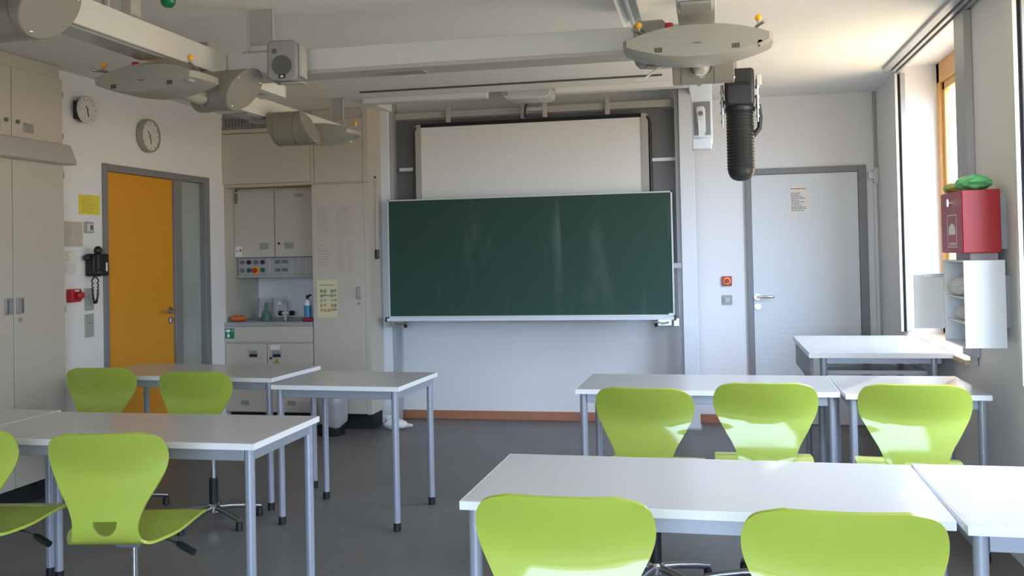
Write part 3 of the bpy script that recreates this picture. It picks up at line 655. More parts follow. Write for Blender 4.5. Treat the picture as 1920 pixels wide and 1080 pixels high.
single('cabinet_ledge', MB().prism([(XC+0.002, 2.060), (XC+0.075, 2.060), (XC+0.085, 2.066), (XC+0.085, 2.082), (XC+0.045, 2.186), (XC+0.002, 2.186)], 'y', 4.34, 5.265).box(XC-0.54, XC+0.003, 4.345, 5.247, 2.076, 2.186), M['cabtrim'],
       'protruding grey ledge between the upper and lower left cupboards', 'ledge', (XC, 4.8, 2.076), bevel=0.004)

# ---------------------------------------------------------------- small things on the left wall
XW = XL + 0.0005
def clock(y, z, r, lab, dep, mount):
    T = Thing('wall_clock', lab, 'clock', (XL, y, z), group='round clocks on the left wall')
    x0 = XL+0.001
    if mount:
        T.part('mount', MB().box(x0, x0+0.03, y-0.045, y+0.045, z-0.06, z+0.06).cyl((x0+0.03, y, z), (x0+0.055, y, z), r*0.86), M['black'], label='black back mount')
        x0 += 0.055
    T.part('case', MB().lathe([(r*0.93, 0), (r, 0.008), (r, dep-0.008), (r*0.965, dep), (r*0.90, dep), (r*0.88, dep-0.010)], (x0, y, z), 'x', 40), M['mediagrey'] if not mount else M['clockface'])
    xf = x0+dep-0.009
    T.part('dial', MB().cyl((xf-0.002, y, z), (xf, y, z), r*0.885, n=40), M['clockface'], label='pale dial')
    tk = MB()
    for k in range(12):
        a = 2*PI*k/12; c0, s0 = math.cos(a), math.sin(a)
        tk.cyl((xf+0.0005, y+s0*r*0.70, z+c0*r*0.70), (xf+0.0005, y+s0*r*0.82, z+c0*r*0.82), 0.0022, n=6)
    T.part('hour_marks', tk, M['ink'])
    T.part('hand', MB().cyl((xf+0.003, y-0.01, z+0.004), (xf+0.003, y+r*0.05, z-r*0.50), 0.004, n=6), M['ink'])
    T.part('hand', MB().cyl((xf+0.005, y, z), (xf+0.005, y-r*0.30, z+r*0.25), 0.003, n=6), M['ink'])
clock(6.28, 2.372, 0.124, 'grey rimmed round clock above the yellow door', 0.05, False)
clock(5.515, 2.452, 0.092, 'white round clock on a black mount, nearest the left cupboard', 0.03, True)

N = Thing('paper_notice', 'yellow printed notice left of the yellow door', 'notice', (XW, 5.62, 1.83))
N.part('sheet', MB().box(XW, XW+0.0015, 5.512, 5.730, 1.765, 1.897), M['yellowpaper'])
mm = MB(); rnd = random.Random(21); text_rows(mm, putX(XW+0.0015), 5.54, 5.71, 1.775, 1.885, 9, rnd, 0.7, 0.30); N.part('printed_text', mm, M['inkochre'])
N = Thing('paper_notice', 'beige two column sheet beside the left cupboard edge', 'notice', (XW, 5.46, 1.63))
N.part('sheet', MB().box(XW, XW+0.0015, 5.366, 5.548, 1.548, 1.714), M['beigepaper'])
mm = MB(); rnd = random.Random(22)
for a in (5.378, 5.462): text_rows(mm, putX(XW+0.0015), a, a+0.074, 1.556, 1.706, 14, rnd, 0.95, 0.3)
N.part('printed_text', mm, M['inkfaint'])
N = Thing('paper_notice', 'white form with a ruled table left of the wall phone', 'notice', (XW, 5.41, 1.45))
N.part('sheet', MB().box(XW, XW+0.0015, 5.358, 5.478, 1.362, 1.530), M['paper'])
mm = MB(); rnd = random.Random(23); text_rows(mm, putX(XW+0.0015), 5.37, 5.465, 1.45, 1.52, 6, rnd, 0.6, 0.3)
for k in range(5): putX(XW+0.0015)(mm, 5.368, 5.466, 1.375+k*0.015, 1.3765+k*0.015)
for k in range(4): putX(XW+0.0015)(mm, 5.368+k*0.0326, 5.3695+k*0.0326, 1.375, 1.4365)
N.part('printed_text', mm, M['inkfaint'])
T = Thing('light_switch', 'small grey switch with a dark key slot under the yellow notice', 'switch', (XW, 5.605, 1.68))
T.part('plate', MB().box(XW, XW+0.012, 5.562, 5.650, 1.640, 1.716), M['greygreen'], bevel=0.002)
T.part('rocker', MB().box(XW+0.012, XW+0.018, 5.578, 5.636, 1.652, 1.704), M['projwhite'], bevel=0.002)
T.part('key_slot', MB().box(XW+0.018, XW+0.022, 5.605, 5.630, 1.660, 1.694), M['darkgrey'])
T = Thing('wall_phone', 'black wall telephone beside the yellow door frame', 'telephone', (XW, 5.64, 1.43))
T.part('base', MB().box(XW, XW+0.075, 5.565, 5.725, 1.350, 1.502), M['black'], bevel=0.012)
T.part('handset', MB().box(XW+0.075, XW+0.105, 5.565, 5.605, 1.365, 1.500).ell((XW+0.088, 5.585, 1.522), 0.028, 0.028, 0.030).ell((XW+0.088, 5.585, 1.375), 0.026, 0.026, 0.028), M['black'], bevel=0.008)
T.part('side_clip', MB().ell((XW+0.03, 5.548, 1.475), 0.025, 0.025, 0.022), M['black'])
T.part('label_strip', MB().box(XW+0.075, XW+0.0765, 5.683, 5.703, 1.382, 1.440), M['paper'], label='white label strip')
T.part('keypad', MB().box(XW+0.075, XW+0.079, 5.622, 5.672, 1.40, 1.475), M['blackm'])
cc = []
for i in range(80):
    s = i/79.0; u = s*PI
    yb = 5.610-0.030*math.cos(u) if 0 < s < 1 else 5.61
    zb = 1.355-0.185*math.sin(u)**0.6
    cc.append((XW+0.045+0.006*math.cos(i*2.2), yb+0.006*math.sin(i*2.2), zb))
T.part('coiled_cord', MB().tube(cc, 0.0045, 6), M['black'])
single('blank_plate', MB().box(XW, XW+0.012, 5.556, 5.640, 1.122, 1.270), M['greygreen'], 'grey blank cover plate behind the phone cord', 'cover plate', (XW, 5.6, 1.2), bevel=0.002)
T = Thing('cover_plate', 'lower grey cover plate with a small mark below the phone', 'cover plate', (XW, 5.6, 1.02))
T.part('plate', MB().box(XW, XW+0.010, 5.556, 5.641, 0.944, 1.098), M['greygreen'], bevel=0.002)
T.part('mark', MB().box(XW+0.010, XW+0.012, 5.585, 5.620, 1.032, 1.037), M['darkgrey'])
T = Thing('emergency_stop', 'red emergency stop box with a round red push button on the left wall', 'emergency button', (XW, 5.43, 1.23))
T.part('box', MB().box(XW, XW+0.045, 5.378, 5.470, 1.188, 1.272), M['redmatt'], bevel=0.004)
T.part('push_button', MB().cyl((XW+0.045, 5.430, 1.230), (XW+0.062, 5.430, 1.230), 0.016).lathe([(0.026, 0), (0.029, 0.006), (0.022, 0.018), (0.001, 0.020)], (XW+0.062, 5.430, 1.230), 'x', 24), M['redmatt'])
T.part('pictogram', MB().box(XW+0.045, XW+0.0458, 5.405, 5.445, 1.256, 1.267), M['whitepic'], label='pale pictogram strip')

# ---------------------------------------------------------------- ceiling services
def rod_hanger(T, x, y, z0, w, d=0.03, plate=True, name='hanger'):
    b = MB()
    for s in (-1, 1):
        b.cyl((x+s*w/2, y, z0), (x+s*w/2, y, ZC-0.0005), 0.007, n=8)
    if plate: b.box(x-w/2, x+w/2, y-0.004, y+0.004, z0+0.05, ZC-0.0005)
    b.box(x-w/2-0.02, x+w/2+0.02, y-d, y+d, z0, z0+0.018)
    T.part(name, b, M['shade'])
BZ0, BZ1 = 2.35, 2.465
def underside(T, x0, x1, items):
    for a, b in items:
        T.part('socket_insert', MB().box(x0+0.015, x1-0.015, a, b, BZ0-0.012, BZ0-0.001), M['beampanel'], bevel=0.003)
T = Thing('ceiling_duct', 'long off white service duct running from the top left corner towards the speaker', 'service duct', (-2.395, 2.9, BZ0), group='service ducts under the ceiling')
T.part('casing', MB().box(-2.47, -2.32, 0.9, 4.92, BZ0, BZ1), M['beam'], bevel=0.004)
underside(T, -2.47, -2.32, ((3.05, 3.75), (4.45, 4.75)))
T.part('end_cover', MB().box(-2.472, -2.318, 4.915, 4.93, BZ0-0.002, BZ1+0.002), M['beamgrey'])
for yh in (3.35,):
    b = MB()
    for s in (-0.06, 0.06):
        b.cyl((-2.395+s, yh, BZ1), (-2.395+s, yh, ZC-0.0005), 0.008, n=8)
        b.cyl((-2.395+s, yh+0.14, BZ1), (-2.395+s, yh+0.14, ZC-0.0005), 0.008, n=8)
    b.box(-2.48, -2.31, yh-0.012, yh+0.012, 2.545, 2.56).box(-2.47, -2.32, yh+0.13, yh+0.15, 2.475, 2.487).box(-2.345, -2.30, yh+0.10, yh+0.17, BZ1, 2.60)
    T.part('hanger', b, M['cabtrim'])
rod_hanger(T, -2.395, 1.6, BZ1, 0.12)
T = Thing('ceiling_duct', 'off white service duct over the sink alcove, far left', 'service duct', (-2.83, 5.9, BZ0), group='service ducts under the ceiling')
T.part('casing', MB().box(-2.905, -2.755, 4.72, 7.05, BZ0, BZ1), M['beam'], bevel=0.004)
underside(T, -2.905, -2.755, ((5.35, 5.72), (6.0, 6.4)))
rod_hanger(T, -2.83, 6.93, BZ1, 0.10)
rod_hanger(T, -2.83, 4.90, BZ1, 0.10)
T = Thing('ceiling_duct', 'light grey service duct crossing below the ceiling from left to right', 'service duct', (-1.2, 4.34, BZ0), group='service ducts under the ceiling')
T.part('casing', MB().box(-2.317, -0.105, 4.27, 4.42, BZ0+0.004, BZ1-0.004), M['beamgrey'], bevel=0.003)
T.part('lower_lip', MB().box(-2.316, -0.106, 4.262, 4.43, BZ0-0.012, BZ0+0.003), M['cabtrim'])
T.part('socket_insert', MB().box(-1.62, -1.32, 4.30, 4.39, BZ0-0.020, BZ0-0.0125), M['beampanel'])
rod_hanger(T, -2.17, 4.34, BZ1-0.003, 0.13)
T = Thing('ceiling_duct', 'light grey service duct above the right media wing', 'service duct', (-0.028, 3.0, BZ0), group='service ducts under the ceiling')
T.part('casing', MB().box(-0.10, 0.045, 0.9, 4.97, BZ0, BZ1), M['beamgrey'], bevel=0.004)
underside(T, -0.10, 0.045, ((2.7, 3.2), (3.46, 3.58), (4.5, 4.8)))
rod_hanger(T, -0.028, 2.0, BZ1, 0.12)
rod_hanger(T, -0.028, 4.7, BZ1, 0.12)

def lens_outline(a, b, n=18, end=0.014):
    top = []
    for i in range(n+1):
        x = -a + 2*a*i/n
        h = end + (b-end)*(1-(abs(x)/a)**2.1)
        top.append((x, h))
    return top + [(x, -h*1.05) for x, h in reversed(top)]

def wing_body(a, b, dep):
    """lens-shaped housing, front at y=-dep, back at y=0"""
    base = lens_outline(a, b)
    m = MB(); rings = []
    for y, k in ((0.0, 0.80), (-0.02, 0.93), (-0.07, 1.0), (-dep+0.05, 1.0), (-dep+0.015, 0.965), (-dep, 0.88)):
        rings.append([m.bm.verts.new((u*(0.5+0.5*k if k < 1 else 1), y, v*k)) for u, v in base])
    n = len(base)
    for q in range(len(rings)-1):
        for i in range(n):
            j = (i+1) % n; m.bm.faces.new((rings[q][i], rings[q][j], rings[q+1][j], rings[q+1][i]))
    m.bm.faces.new(rings[0]); m.bm.faces.new(rings[-1][::-1])
    return m

def media_wing(loc, lab, face=1, slant=0.055, drum_off=-0.06, knobs=True, wing=True, wing_off=-0.10, rz=0.0, bow=0.0, lslant=0.0, r=0.095, a=0.268):
    """loc = drum centre; wing hangs toward -y when face=1, +y when face=-1"""
    T = Thing('media_wing', lab, 'service wing', loc, R(rz), group='service wings under the ceiling ducts')
    # drum: axis x, right end cut on a slant
    n = 36; bm = MB(); ra, rb = [], []
    for i in range(n):
        aa = 2*PI*i/n; yv, zv = r*math.cos(aa), r*math.sin(aa)
        ra.append(bm.bm.verts.new((-0.125+lslant*zv/r, yv, zv))); rb.append(bm.bm.verts.new((0.125+slant*zv/r+bow*yv/r, yv, zv)))
    for i in range(n):
        j = (i+1) % n; bm.bm.faces.new((ra[i], ra[j], rb[j], rb[i]))
    bm.bm.faces.new(ra[::-1]); bm.bm.faces.new(rb)
    drum = T.part('drum', bm, M['mediadark'], local=True, bevel=0.003)
    ring = MB()
    for xx in (-0.088, 0.045):
        ring.lathe([(r+0.0005, -0.0015), (r+0.002, -0.0015), (r+0.002, 0.0015), (r+0.0005, 0.0015)], (xx, 0, 0), 'x', 36)
    T.part('drum_seam', ring, M['darkgrey'], parent=drum, local=True)
    scr = MB()
    for aa in (0.5, 2.6, 4.4):
        zv = r*0.86*math.sin(aa); yv = r*0.86*math.cos(aa); scr.ell((0.125+slant*zv/r+bow*yv/r, yv, zv), 0.004, 0.006, 0.006, 10, 6)
    T.part('cover_screws', scr, M['chrome'], parent=drum, local=True)
    T.part('hanger_plate', MB().box(-0.12+drum_off, 0.02+drum_off, -0.05, 0.05, min(r-0.012, BZ0-loc[2]-0.03), BZ0-loc[2]-0.0125), M['mediagrey'], local=True)
    if not wing: return T
    s = -1 if face == 1 else 1
    arm = MB().tube([(wing_off*0.5, s*0.04, -0.038), (wing_off*0.5, s*0.11, -0.040), (-0.005+wing_off*0.8, s*0.24, -0.022)], [0.036, 0.034, 0.030], 20)
    T.part('pivot_arm', arm, M['mediagrey'], local=True)
    T.part('pivot_ring', MB().lathe([(0.040, -0.008), (0.046, -0.008), (0.046, 0.008), (0.040, 0.008)], (wing_off*0.5, s*0.092, -0.038), 'y', 28), M['chrome'], local=True)
    off = Vector((-0.005+wing_off, s*0.20, 0.0))
    b = wing_body(a, 0.066, 0.23)
    mt = Matrix.Translation(off) @ (Matrix.Identity(4) if s < 0 else Matrix.Rotation(PI, 4, 'Z'))
    bmesh.ops.transform(b.bm, matrix=mt, verts=b.bm.verts)
    body = T.part('wing_body', b, M['mediagrey'], local=True)
    yf = off.y + s*0.23
    lo = min(yf, yf+s*0.0012); hi = max(yf, yf+s*0.0012)
    T.part('seam', MB().box(off.x-0.225, off.x+0.225, lo, hi, 0.0005, 0.0022), M['cabtrim'], parent=body, local=True)
    T.part('oval_mark', MB().lathe([(0.001, 0), (0.010, 0), (0.010, 0.0015)], (off.x, yf+(s*0.0018 if s < 0 else 0), -0.012), 'y', 20, 0.28, 1.8), M['darkgrey'], parent=body, local=True)
    for xv in (off.x-0.145, off.x+0.14):
        v = MB()
        for k in range(5): v.box(xv-0.012+k*0.006, xv-0.009+k*0.006, lo, hi, -0.040, -0.022)
        T.part('vent_slots', v, M['blackm'], parent=body, local=True)
    T.part('corner_button', MB().cyl((off.x+0.23, yf-s*0.04, -0.025), (off.x+0.23, yf-s*0.0, -0.025), 0.010, n=14), M['handle'], parent=body, local=True)
    if knobs:
        for xv, zz in ((off.x-0.217, 0.036), (off.x+0.227, 0.036)):
            vv = MB().tube([(xv+0.03*(-1 if xv > off.x else 1), off.y+s*0.10, zz), (xv, off.y+s*0.20, zz+0.012), (xv-0.02*(1 if xv < off.x else -1), off.y+s*0.255, zz+0.010)], 0.007, 10)
            vv.cyl((xv, off.y+s*0.20, zz+0.010), (xv, off.y+s*0.20, zz+0.028), 0.006, n=10)
            vp = T.part('gas_valve', vv, M['satin'], local=True)
            T.part('valve_knob', MB().ell((xv, off.y+s*0.20, zz+0.038), 0.013, 0.013, 0.014, 14, 10), M['yellowknob'], parent=vp, local=True, label='amber valve knob')
        T.part('stop_knob', MB().cyl((off.x-0.105, off.y+s*0.13, 0.050), (off.x-0.105, off.y+s*0.13, 0.092), 0.016, n=16), M['redmatt'], local=True, bevel=0.003, label='red stop knob')
    return T
media_wing((-0.008, 4.02, 2.235), 'grey lens shaped service wing under the right duct, beside the black hose', drum_off=-0.02, slant=0.0, wing_off=-0.015, a=0.28)
media_wing((-2.25, 4.09, 2.246), 'dark lens shaped service wing on the long left duct, near the clocks', rz=-4, bow=0.02, slant=0.06, wing_off=-0.115, a=0.255)
media_wing((-2.60, 5.62, 2.275), 'lens shaped service wing facing away over the sink alcove', face=-1, slant=-0.055, lslant=-0.03, r=0.11, drum_off=-0.16, wing_off=0.05)
media_wing((-2.135, 2.60, 2.252), 'dark drum of a service wing cut off by the top left corner', rz=-2, bow=0.025, slant=0.055)

# speakers
def speaker(x, y, z, lab, rz):
    T = Thing('speaker', lab, 'loudspeaker', (x, y, z), rz, group='grey loudspeakers on the cross duct')
    w, d, h = 0.072, 0.065, 0.095
    T.part('cabinet', MB().prism([(-w, -h+0.02), (-w+0.02, -h), (w-0.02, -h), (w, -h+0.02), (w, h-0.02), (w-0.02, h), (-w+0.02, h), (-w, h-0.02)], 'y', -d, d), M['speaker'], local=True, bevel=0.012, seg=3)
    T.part('grille', MB().lathe([(0.047, 0), (0.046, 0.003), (0.001, 0.004)], (0.0, -d-0.004, -0.025), 'y', 28), M['speakerface'], local=True)
    T.part('tweeter', MB().cyl((-0.035, -d-0.003, 0.042), (-0.035, -d+0.001, 0.042), 0.012, n=16), M['speakerface'], local=True)
    bd = T.part('badge', MB().box(-0.014, 0.016, -d-0.0045, -d, -0.086, -0.066), M['black'], local=True, label='black maker badge')
    T.part('badge_mark', MB().box(-0.007, 0.009, -d-0.0055, -d-0.0045, -0.081, -0.077).box(-0.003, 0.001, -d-0.0055, -d-0.0045, -0.077, -0.071).box(0.003, 0.006, -d-0.0055, -d-0.0045, -0.077, -0.073), M['whitepic'], parent=bd, local=True)
    T.part('side_bracket', MB().box(w+0.001, w+0.018, -0.045, 0.045, -0.075, 0.075).box(-0.02, w+0.018, -0.03, 0.03, -h-0.008, -h-0.001), M['cabtrim'], local=True, bevel=0.003)
    T.part('wall_arm', MB().box(-0.02, 0.02, d+0.001, 4.257-y+0.003 if rz == 0 else d+0.072, -0.01, 0.03), M['cabtrim'], local=True)
    return T
speaker(-1.935, 4.12, 2.368, 'grey loudspeaker on the left end of the cross duct', R(9))
sp = speaker(-0.228, 4.14, 2.345, 'grey loudspeaker partly hidden behind the right service wing', 0)
sp.part('loose_cable', MB().tube([(-0.17, 4.13, 2.25), (-0.20, 4.12, 2.24), (-0.245, 4.12, 2.205), (-0.265, 4.12, 2.190), (-0.30, 4.12, 2.195)], 0.005, 8), M['white'], label='white loose cable')

# duct-end connector column and extraction hose
T = Thing('connector_column', 'pale connector column hanging from the end of the right duct', 'connector box', (-0.028, 4.93, 1.97))
T.part('housing', MB().prism([(-0.092, 2.335), (-0.075, 2.20), (-0.070, 1.985), (0.030, 1.985), (0.030, 2.335)], 'y', 4.90, 4.965), M['aluwhite'], bevel=0.004)
T.part('dark_recess', MB().box(-0.064, 0.020, 4.893, 4.899, 2.03, 2.20), M['greyframe'])
cv = T.part('cover', MB().prism([(-0.052, 2.16), (-0.046, 2.175), (-0.012, 2.175), (-0.006, 2.16), (-0.004, 2.04), (-0.04, 2.04)], 'y', 4.868, 4.892), M['projwhite'], bevel=0.006)
T.part('chrome_stud', MB().cyl((-0.028, 4.867, 2.135), (-0.028, 4.850, 2.135), 0.012, n=14), M['chrome'], parent=cv)
T.part('clip', MB().box(-0.040, -0.008, 4.855, 4.867, 2.015, 2.10), M['aluwhite'], parent=cv)
T.part('bottom_block', MB().box(-0.073, 0.024, 4.885, 4.975, 1.958, 2.015), M['aluwhite'], bevel=0.005)
T.part('top_stud', MB().cyl((-0.03, 4.899, 2.29), (-0.03, 4.890, 2.29), 0.009, n=12), M['chrome'])
T = Thing('extraction_hose', 'black ribbed extraction hose hanging right of the service duct', 'hose', (0.155, 4.55, 1.77))
hx, hy = 0.155, 4.55
T.part('hood', MB().box(hx-0.068, hx+0.066, hy-0.075, hy+0.075, 2.110, 2.285), M['duct'], bevel=0.016, seg=3)
T.part('slot', MB().box(hx-0.050, hx+0.046, hy-0.0775, hy-0.0752, 2.205, 2.222), M['blackm'])
prof = [(0.001, 1.764), (0.022, 1.766), (0.040, 1.774), (0.052, 1.786), (0.059, 1.802)]
z = 1.815
k = 0
while z < 2.085:
    rr = 0.065 if k % 2 else 0.061
    prof.append((rr, z)); z += 0.0075; k += 1
prof += [(0.064, 2.09), (0.066, 2.112), (0.02, 2.113)]
T.part('ribbed_tube', MB().lathe([(r_, z_) for r_, z_ in prof], (hx, hy, 0), n=36), M['duct'])
T.part('collar', MB().lathe([(0.0665, 2.088), (0.070, 2.092), (0.070, 2.108), (0.0665, 2.109)], (hx, hy, 0), n=36), M['black'])
T.part('support_arm', MB().box(0.0465, hx-0.03, hy-0.02, hy+0.02, 2.36, 2.40).box(hx-0.05, hx-0.01, hy-0.02, hy+0.02, 2.28, 2.40), M['cabtrim'])
for sg in (-1, 1):
    pts = []
    xk = hx+sg*0.080
    g = MB()
    zz = 2.235 if sg > 0 else 2.215
    for rr, dz in ((0.007, 0.03), (0.010, 0.014), (0.006, 0.03), (0.011, 0.016), (0.007, 0.035), (0.010, 0.012), (0.005, 0.030), (0.008, 0.012), (0.004, 0.02)):
        g.cyl((xk, hy-0.03, zz), (xk, hy-0.03, zz-dz), rr, n=12); zz -= dz
    g.box(min(xk, hx+sg*0.066), max(xk, hx+sg*0.066), hy-0.036, hy-0.024, 2.16, 2.19)
    T.part('gas_fitting', g, M['satin'], label='silver gas fitting')
T.part('side_lever', MB().box(hx+0.078, hx+0.100, hy-0.04, hy-0.02, 2.205, 2.255), M['projwhite'], bevel=0.003)
T.part('side_hose', MB().tube([(hx+0.085, hy, 2.12), (hx+0.092, hy, 2.06), (hx+0.088, hy, 2.01), (hx+0.060, hy, 1.975)], 0.012, 10), M['black'])

# lamp, green dome, screen slot
T = Thing('ceiling_lamp', 'narrow white tube lamp trough at the top edge of the ceiling', 'lamp', (-0.385, 4.2, 2.6))
T.part('trough', MB().prism([(-0.405, 2.60), (-0.375, 2.64), (-0.335, 2.64), (-0.305, 2.60), (-0.325, 2.66), (-0.385, 2.66)], 'y', 3.4, 4.92), M['lamptrough'])
T.part('tube', MB().cyl((-0.355, 3.42, 2.618), (-0.355, 4.90, 2.618), 0.013, n=14), M['white'])
T.part('mount', MB().box(-0.38, -0.33, 3.7, 3.8, 2.66, ZC-0.0005).box(-0.38, -0.33, 4.5, 4.6, 2.66, ZC-0.0005), M['projwhite'])
single('indicator_lamp', MB().lathe([(0.001, 2.525), (0.018, 2.528), (0.029, 2.54), (0.034, 2.565), (0.036, 2.62), (0.042, 2.625), (0.042, ZC-0.0005)], (-2.235, 3.62, 0), n=28), M['lampgreen'],
       'shiny green dome lamp hanging from the ceiling at the top edge', 'lamp', (-2.235, 3.62, 2.525))
T = Thing('screen_slot', 'thin dark slot of a recessed projection screen in the ceiling', 'projection screen', (-1.43, 6.72, ZC))
T.part('slot_strip', MB().box(-2.555, -0.300, 6.705, 6.735, ZC-0.010, ZC-0.0005), M['cabdark'], label='dark slot')
T.part('end_clip', MB().box(-2.572, -2.556, 6.705, 6.735, ZC-0.012, ZC-0.0005), M['white']); T.part('end_clip', MB().box(-0.299, -0.283, 6.705, 6.735, ZC-0.012, ZC-0.0005), M['white'])

# ---------------------------------------------------------------- window fittings on the right
T = Thing('blackout_rail', 'grey double curtain track along the ceiling in front of the windows', 'curtain track', (1.27, 5.6, ZC))
T.part('track', MB().box(1.215, 1.262, 1.0, 6.985, ZC-0.022, ZC-0.0005).box(1.274, 1.296, 1.0, 6.985, ZC-0.030, ZC-0.0005).box(1.306, 1.322, 1.0, 6.985, ZC-0.040, ZC-0.0005), M['shade'])
T.part('groove', MB().box(1.263, 1.273, 1.0, 6.985, ZC-0.012, ZC-0.0005).box(1.297, 1.305, 1.0, 6.985, ZC-0.014, ZC-0.0005), M['blackm'], label='dark grooves')
def guide(y, z0, lab):
    T = Thing('guide_rail', lab, 'guide rail', (1.325, y, z0))
    T.part('front_flange', MB().box(1.294, 1.312, y-0.035, y-0.002, z0, 2.648), M['projwhite'], bevel=0.002)
    T.part('groove', MB().box(1.3125, 1.3305, y-0.018, y-0.002, z0, 2.646), M['blackm'], label='dark groove')
    T.part('back_flange', MB().box(1.331, 1.362, y-0.035, y-0.002, z0, 2.648), M['shade'], bevel=0.002)
guide(7.02, 0.845, 'pale vertical guide rail with dark groove in the far window corner')
guide(4.42, 0.835, 'vertical guide rail at the right picture edge beside the red box')
T = Thing('guide_post', 'wide grey vertical guide post behind the red box', 'guide post', (1.32, 5.27, 0.86))
T.part('post', MB().box(1.300, 1.339, 5.19, 5.385, 0.865, 2.648), M['shade'], bevel=0.003)
T.part('foot', MB().box(1.308, 1.332, 5.22, 5.27, 0.825, 0.864), M['cabtrim'])

T = Thing('fire_blanket_box', 'red wall box with a white arch symbol on the pillar', 'safety box', (1.25, 4.9, 1.39))
ry0, ry1, rx0 = 4.64, 5.04, 1.135
RX = 1.2985
T.part('case', MB().box(rx0, RX, ry0, ry1, 1.405, 1.695), M['red'], bevel=0.004)
o = MB(); xs = rx0-0.0008
yc = 4.83; 
o.box(xs, rx0-0.0001, yc-0.085, yc+0.085, 1.583, 1.587).box(xs, rx0-0.0001, yc-0.085, yc+0.085, 1.432, 1.436).box(xs, rx0-0.0001, yc-0.085, yc-0.081, 1.432, 1.587).box(xs, rx0-0.0001, yc+0.081, yc+0.085, 1.432, 1.587)
T.part('symbol_border', o, M['whitepic'], label='white border lines')
arch = [(yc-0.062, 1.492)] + [(yc-0.062*math.cos(a), 1.510+0.035*math.sin(a)) for a in [i*PI/12 for i in range(13)]] + [(yc+0.062, 1.492)]
T.part('arch_symbol', MB().prism(arch, 'x', xs, rx0-0.0001), M['whitepic'], label='white arch symbol')
g = MB()
for k in range(5): g.box(xs, rx0-0.0001, yc-0.062+k*0.027, yc-0.050+k*0.027, 1.442, 1.456)
T.part('lettering', g, M['whitepic'], label='small pale lettering')
T.part('lock', MB().cyl((rx0, 4.86, 1.645), (rx0-0.010, 4.86, 1.645), 0.020, n=20).box(rx0-0.014, rx0-0.009, 4.855, 4.865, 1.628, 1.662), M['chrome'])
T.part('wall_plate', MB().box(RX+0.0005, 1.3395, 4.70, 5.10, 1.42, 1.68), M['shade'])
single('plastic_bag', MB().ell((1.225, 4.79, 1.733), 0.072, 0.11, 0.038, 36, 22, jit=0.10, seed=12), M['greenbag'], 'mint green crumpled plastic bag on top of the red box', 'bag', (1.225, 4.79, 1.696))
single('plastic_bag', MB().ell((1.19, 4.995, 1.721), 0.050, 0.080, 0.026, 30, 18, jit=0.08, seed=14), M['olivebag'], 'olive green plastic bag behind the mint green one on the red box', 'bag', (1.19, 4.985, 1.696))

T = Thing('glove_cabinet', 'open white wall cabinet with two shelves below the red box', 'cabinet', (1.22, 4.85, 0.96))
gx0, gx1, gy0, gy1, gz0, gz1 = 1.125, 1.2985, 4.60, 4.98, 0.975, 1.372
th = 0.008
b = MB().box(gx0, gx1, gy0, gy0+th, gz0, gz1).box(gx0, gx1, gy1-th, gy1, gz0, gz1).box(gx0, gx1, gy0+th, gy1-th, gz0, gz0+th).box(gx0, gx1, gy0+th, gy1-th, gz1-th, gz1).box(gx1-th, gx1, gy0+th, gy1-th, gz0+th, gz1-th)
T.part('case', b, M['white'])
T.part('shelf', MB().box(gx0+0.01, gx1-th, gy0+th, gy1-th, 1.195, 1.203), M['white'])
T.part('shelf', MB().box(gx0+0.01, gx1-th, gy0+th, gy1-th, 1.080, 1.088), M['white'])
T.part('door', MB().box(0.985, 1.122, 4.972, 4.982, 1.035, 1.300), M['projwhite'], bevel=0.002, label='open pale door')
T.part('hinge', MB().cyl((1.122, 4.977, 1.29), (1.122, 4.977, 1.312), 0.006, n=10).cyl((1.122, 4.977, 1.04), (1.122, 4.977, 1.06), 0.006, n=10).box(1.03, 1.12, 4.966, 4.973, 1.288, 1.304), M['satin'])
T.part('mounting_bar', MB().box(gx1+0.0005, 1.3395, 4.68, 5.08, 1.06, 1.30), M['shade'])
T.part('link_block', MB().box(1.18, RX, 4.70, 4.96, 1.3725, 1.4045), M['cabtrim'])
single('crumpled_cloth', MB().ell((1.185, 4.79, 1.248), 0.070, 0.125, 0.047, 28, 18, jit=0.09, seed=31), M['cloth'], 'pale crumpled cloth on the upper shelf of the open white cabinet', 'cloth', (1.185, 4.79, 1.203), group='cloths in the open white cabinet')
single('crumpled_cloth', MB().ell((1.20, 4.78, 1.124), 0.060, 0.10, 0.038, 28, 18, jit=0.09, seed=33), M['cloth'], 'pale crumpled cloth on the middle shelf of the open white cabinet', 'cloth', (1.20, 4.78, 1.088), group='cloths in the open white cabinet')

